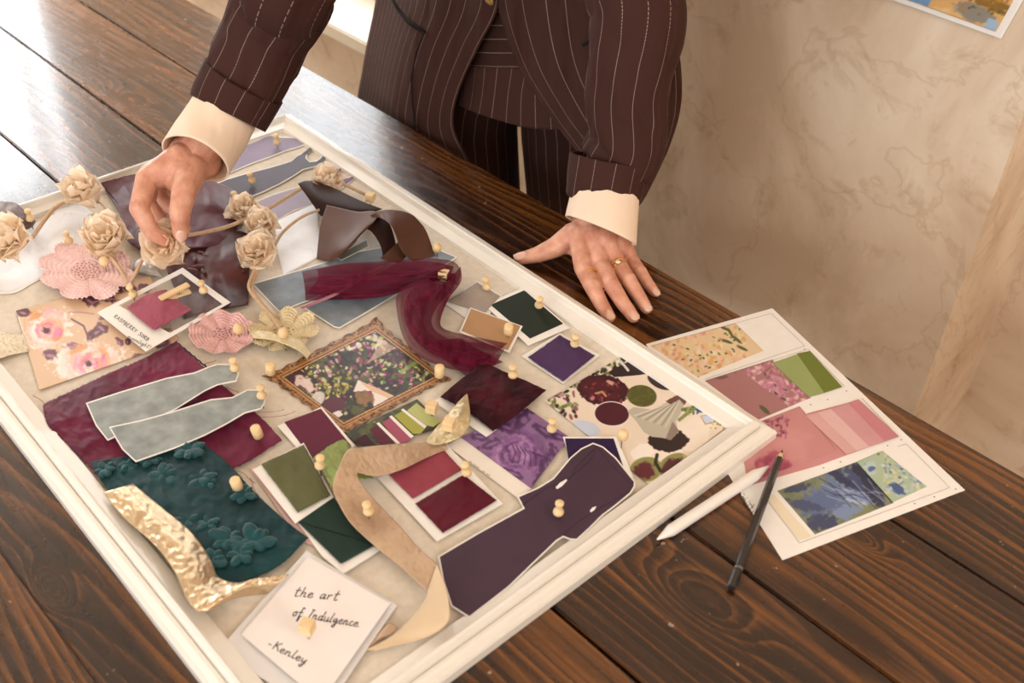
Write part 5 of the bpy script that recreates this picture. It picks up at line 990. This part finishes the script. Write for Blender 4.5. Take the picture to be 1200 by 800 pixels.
rows = {'L': [[(448,-170,1.05),(500,-170,.98),(545,-170,.94),(588,-170,.935)],[(446,-60,1.04),(495,-60,.965),(540,-55,.935),(586,-50,.932)],[(440,0,1.03),(485,5,.94),(532,8,.925),(583,9,.926)],[(430,50,1.025),(470,54,.93),(512,58,.918),(559,58,.922)],[(424,85,1.02),(460,95,.922),(498,105,.910),(537,108,.915)],[(419,113,1.01),(455,130,.915),(492,145,.905),(531,148,.912)],[(416,150,1.01),(455,165,.915),(497,180,.905),(548,186,.912)],[(415,190,1.01),(455,205,.915),(500,225,.908),(565,215,.915)]],
        'R': [[(588,-170,.940),(650,-170,.94),(720,-170,.96),(784,-170,1.05)],[(582,-50,.936),(648,-50,.935),(722,-50,.955),(790,-40,1.04)],[(583,6,.928),(650,8,.930),(724,12,.955),(792,20,1.03)],[(606,75,.920),(662,75,.925),(730,72,.95),(799,90,1.02)],[(640,130,.914),(690,135,.92),(742,130,.95),(797,130,1.02)],[(668,168,.911),(712,170,.92),(748,175,.95),(786,168,1.01)],[(694,200,.908),(724,205,.92),(748,212,.95),(772,200,1.0)],[(720,245,.908),(735,245,.92),(748,242,.95),(757,230,1.0)]]}
def panel(name, R_, m, parent, seed, wr=.006, swap=False, nu=60, nv=70):
    G = net(R_, nu, nv); W = np.zeros(G.shape); base = None
    for i in range(nv):
        for j in range(nu):
            n_ = fbm(np.array(G[i, j, 0]*.035), np.array(G[i, j, 1]*.009), seed, 3); W[i, j] = up(G[i, j, 0], G[i, j, 1], y=G[i, j, 2]+wr*(1.2-2*abs(2*float(n_)-1)))
    du = np.r_[0, np.cumsum(np.linalg.norm(np.diff(W[nv//2], axis=0), axis=1))]; dv = np.r_[0, np.cumsum(np.linalg.norm(np.diff(W[:, nu//2], axis=0), axis=1))]
    o = link(name, gridmesh(W, np.stack(np.broadcast_arrays(du[None], dv[:, None]), -1)), m, parent, True); k = o.modifiers.new('t', 'SOLIDIFY'); k.thickness = .002; k.offset = 1; return o, W
jl, WL = panel('jacket', rows['L'], M['stripe'], person, 4)
jr, WR = panel('front_panel', rows['R'], M['stripe'], jl, 9)
nv = 70; B_ = np.zeros((nv, 40, 3))
for i in range(nv):
    a, b = WL[i, 0], WR[i, -1]
    for j, f in enumerate(np.linspace(0, 1, 40)): B_[i, j] = a*(1-f)+b*f+np.array([-.10*math.sin(f*PI)**.7, .15*math.sin(f*PI)**.7, 0])
uv = np.stack(np.broadcast_arrays(np.linspace(0, .6, 40)[None], np.linspace(0, .5, nv)[:, None]), -1)
link('back_panel', gridmesh(B_, uv), M['stripe'], jl, True)
top = np.zeros((26, 60, 3))   # shoulders
for i, f in enumerate(np.linspace(0, 1, 26)):
    z = 1.06+.31*f; w = .175+.01*f-.09*max(0, f-.8)*5; y = 1.05
    for j, a in enumerate(np.linspace(0, 2*PI, 60, endpoint=False)): top[i, j] = (-.93+w*math.cos(a)-.03*math.sin(a), y+.3*w*math.cos(a)*(1-f)+(.125-.05*max(0, f-.7)*3)*math.sin(a), z)
link('upper_back', gridmesh(top, np.stack(np.broadcast_arrays(np.linspace(0, 1, 60)[None], np.linspace(0, .4, 26)[:, None]), -1), True), M['stripe'], jl, True)
# pocket edge on the left-hand panel
bm = bmesh.new(); tube(bm, [UY(x, y, yy-.006) for x, y, yy in ((457,-6,.955),(466,10,.950),(478,26,.938),(497,38,.928))], .0028, 8); bobj('pocket_opening', bm, mat('dark_lining', '140b0a', .9, 0), jl, True)
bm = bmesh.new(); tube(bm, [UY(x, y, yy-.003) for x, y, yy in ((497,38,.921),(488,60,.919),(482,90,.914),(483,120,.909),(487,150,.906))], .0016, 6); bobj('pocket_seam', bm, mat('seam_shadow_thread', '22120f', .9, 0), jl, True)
bm = bmesh.new(); tube(bm, [UY(x, y, yy) for x, y, yy in ((683,52,.926),(690,49,.928),(697,47,.93))], .003, 8); bobj('pocket_opening', bm, mat('dark_lining_two', '140b0a', .9, 0), jl, True)
bm = bmesh.new(); c = Vector(UY(574, -1, .916)); lathe(bm, [(.0075, 0), (.0085, .0015), (.0075, .003), (.004, .0022)], Matrix.Translation(c) @ Matrix.Rotation(PI/2+.35, 4, 'X'), 24); bobj('button', bm, mat('pale_gold_button', 'd8bf7c', .25, .1, metal=.8), jl, True)
# right-hand sleeve (flat hand) and left-hand sleeve (pinching hand)
sR = [((-.716,.885,.868), .047, .042), ((-.711,.895,.90), .046, .043), (UY(735,110,.895), .047, .046), (UY(741,70,.90), .049, .048), (UY(748,20,.91), .054, .05), (UY(746,-40,.93), .055, .052), ((-.76,1.0,1.22), .06, .058), ((-.79,1.05,1.33), .065, .06)]
sleeve('sleeve', sR, M['stripe'], jl, seed=2, phase=.3, wr=.0035)
sleeve('sleeve_cuff', [(UY(706,231,.862), .0465, .043), (UY(710,208,.868), .048, .044), (UY(714,186,.876), .0495, .045)], M['stripe'], jl, nv=20, seed=5, phase=.35, wr=.0012, th=.004)
sL = [(J(276,112,.935), .046, .044), (J(292,84,.962), .047, .045), (J(312,40,1.0), .050, .048), (J(333,0,1.04), .054, .050), (J(352,-50,1.09), .056, .054), ((-1.05,.86,1.25), .06, .056), ((-1.06,1.02,1.33), .065, .06)]
sleeve('sleeve', sL, M['stripe'], jl, seed=7, phase=.1, wr=.004)
sleeve('sleeve_cuff', [(J(267,133,.92), .0475, .044), (J(275,116,.934), .049, .0455), (J(286,95,.953), .0505, .0465)], M['stripe'], jl, nv=20, seed=8, phase=.15, wr=.0012, th=.004)
sleeve('shirt_cuff', [(UY(704,270,.832), .0445, .038), (UY(707,244,.848), .0425, .038), (UY(711,212,.868), .039, .036)], M['cuffcloth'], person, nv=26, seed=3, wr=.001, th=.0018, cut_=-.016)
sleeve('shirt_cuff', [(J(229,186,.893), .0415, .037), (J(247,158,.906), .041, .038), (J(270,120,.932), .038, .036)], M['cuffcloth'], person, nv=26, seed=4, wr=.001, th=.0018)
# trousers with waistband and waistcoat hem
bm = bmesh.new(); nu = 48
TW = math.radians(25)
def ringpts(cx, cy, rx, ry, z): return [(cx+rx*math.cos(a)*math.cos(TW)-ry*math.sin(a)*math.sin(TW), cy+rx*math.cos(a)*math.sin(TW)+ry*math.sin(a)*math.cos(TW), z) for a in np.linspace(0, 2*PI, nu, endpoint=False)]
H = np.array([ringpts(-1.03, 1.095, rx, ry, z) for z, rx, ry in ((1.02,.135,.10),(.95,.15,.105),(.88,.165,.105),(.81,.175,.10),(.765,.175,.09))])
uvh = np.stack(np.broadcast_arrays(np.linspace(0, .95, nu)[None], np.linspace(0, .25, len(H))[:, None]), -1)
tr = link('trousers', gridmesh(H, uvh, True), M['trouser'], person, True)
for s in (-1, 1):
    Lg = np.array([ringpts(-1.057+s*x*.906, y+.03+s*x*.423, rx, ry, z) for z, x, y, rx, ry in ((.79,.088,1.03,.090,.09),(.755,.094,1.03,.087,.09),(.72,.0965,1.03,.086,.09),(.5,.10,1.06,.085,.085),(.1,.105,1.09,.095,.10))])
    link('trouser_leg', gridmesh(Lg, np.stack(np.broadcast_arrays(np.linspace(0, .62, nu)[None], np.linspace(0, .7, len(Lg))[:, None]), -1), True), M['trouser'], tr, True)
panel('waistband', [[(552,10,.952),(575,5,.946),(604,10,.946)],[(548,45,.948),(580,45,.940),(615,45,.942)],[(546,78,.946),(582,80,.936),(622,80,.94)]], M['stripe_h'], tr, 3, .001, nu=24, nv=24)
panel('waistcoat_hem', [[(540,76,.942),(575,79,.933),(625,80,.936),(660,80,.94)],[(536,105,.940),(572,110,.930),(620,112,.93),(668,105,.938)],[(534,122,.938),(568,136,.928),(620,150,.928),(672,152,.936)]], M['stripe'], tr, 6, .003, nu=40, nv=30)
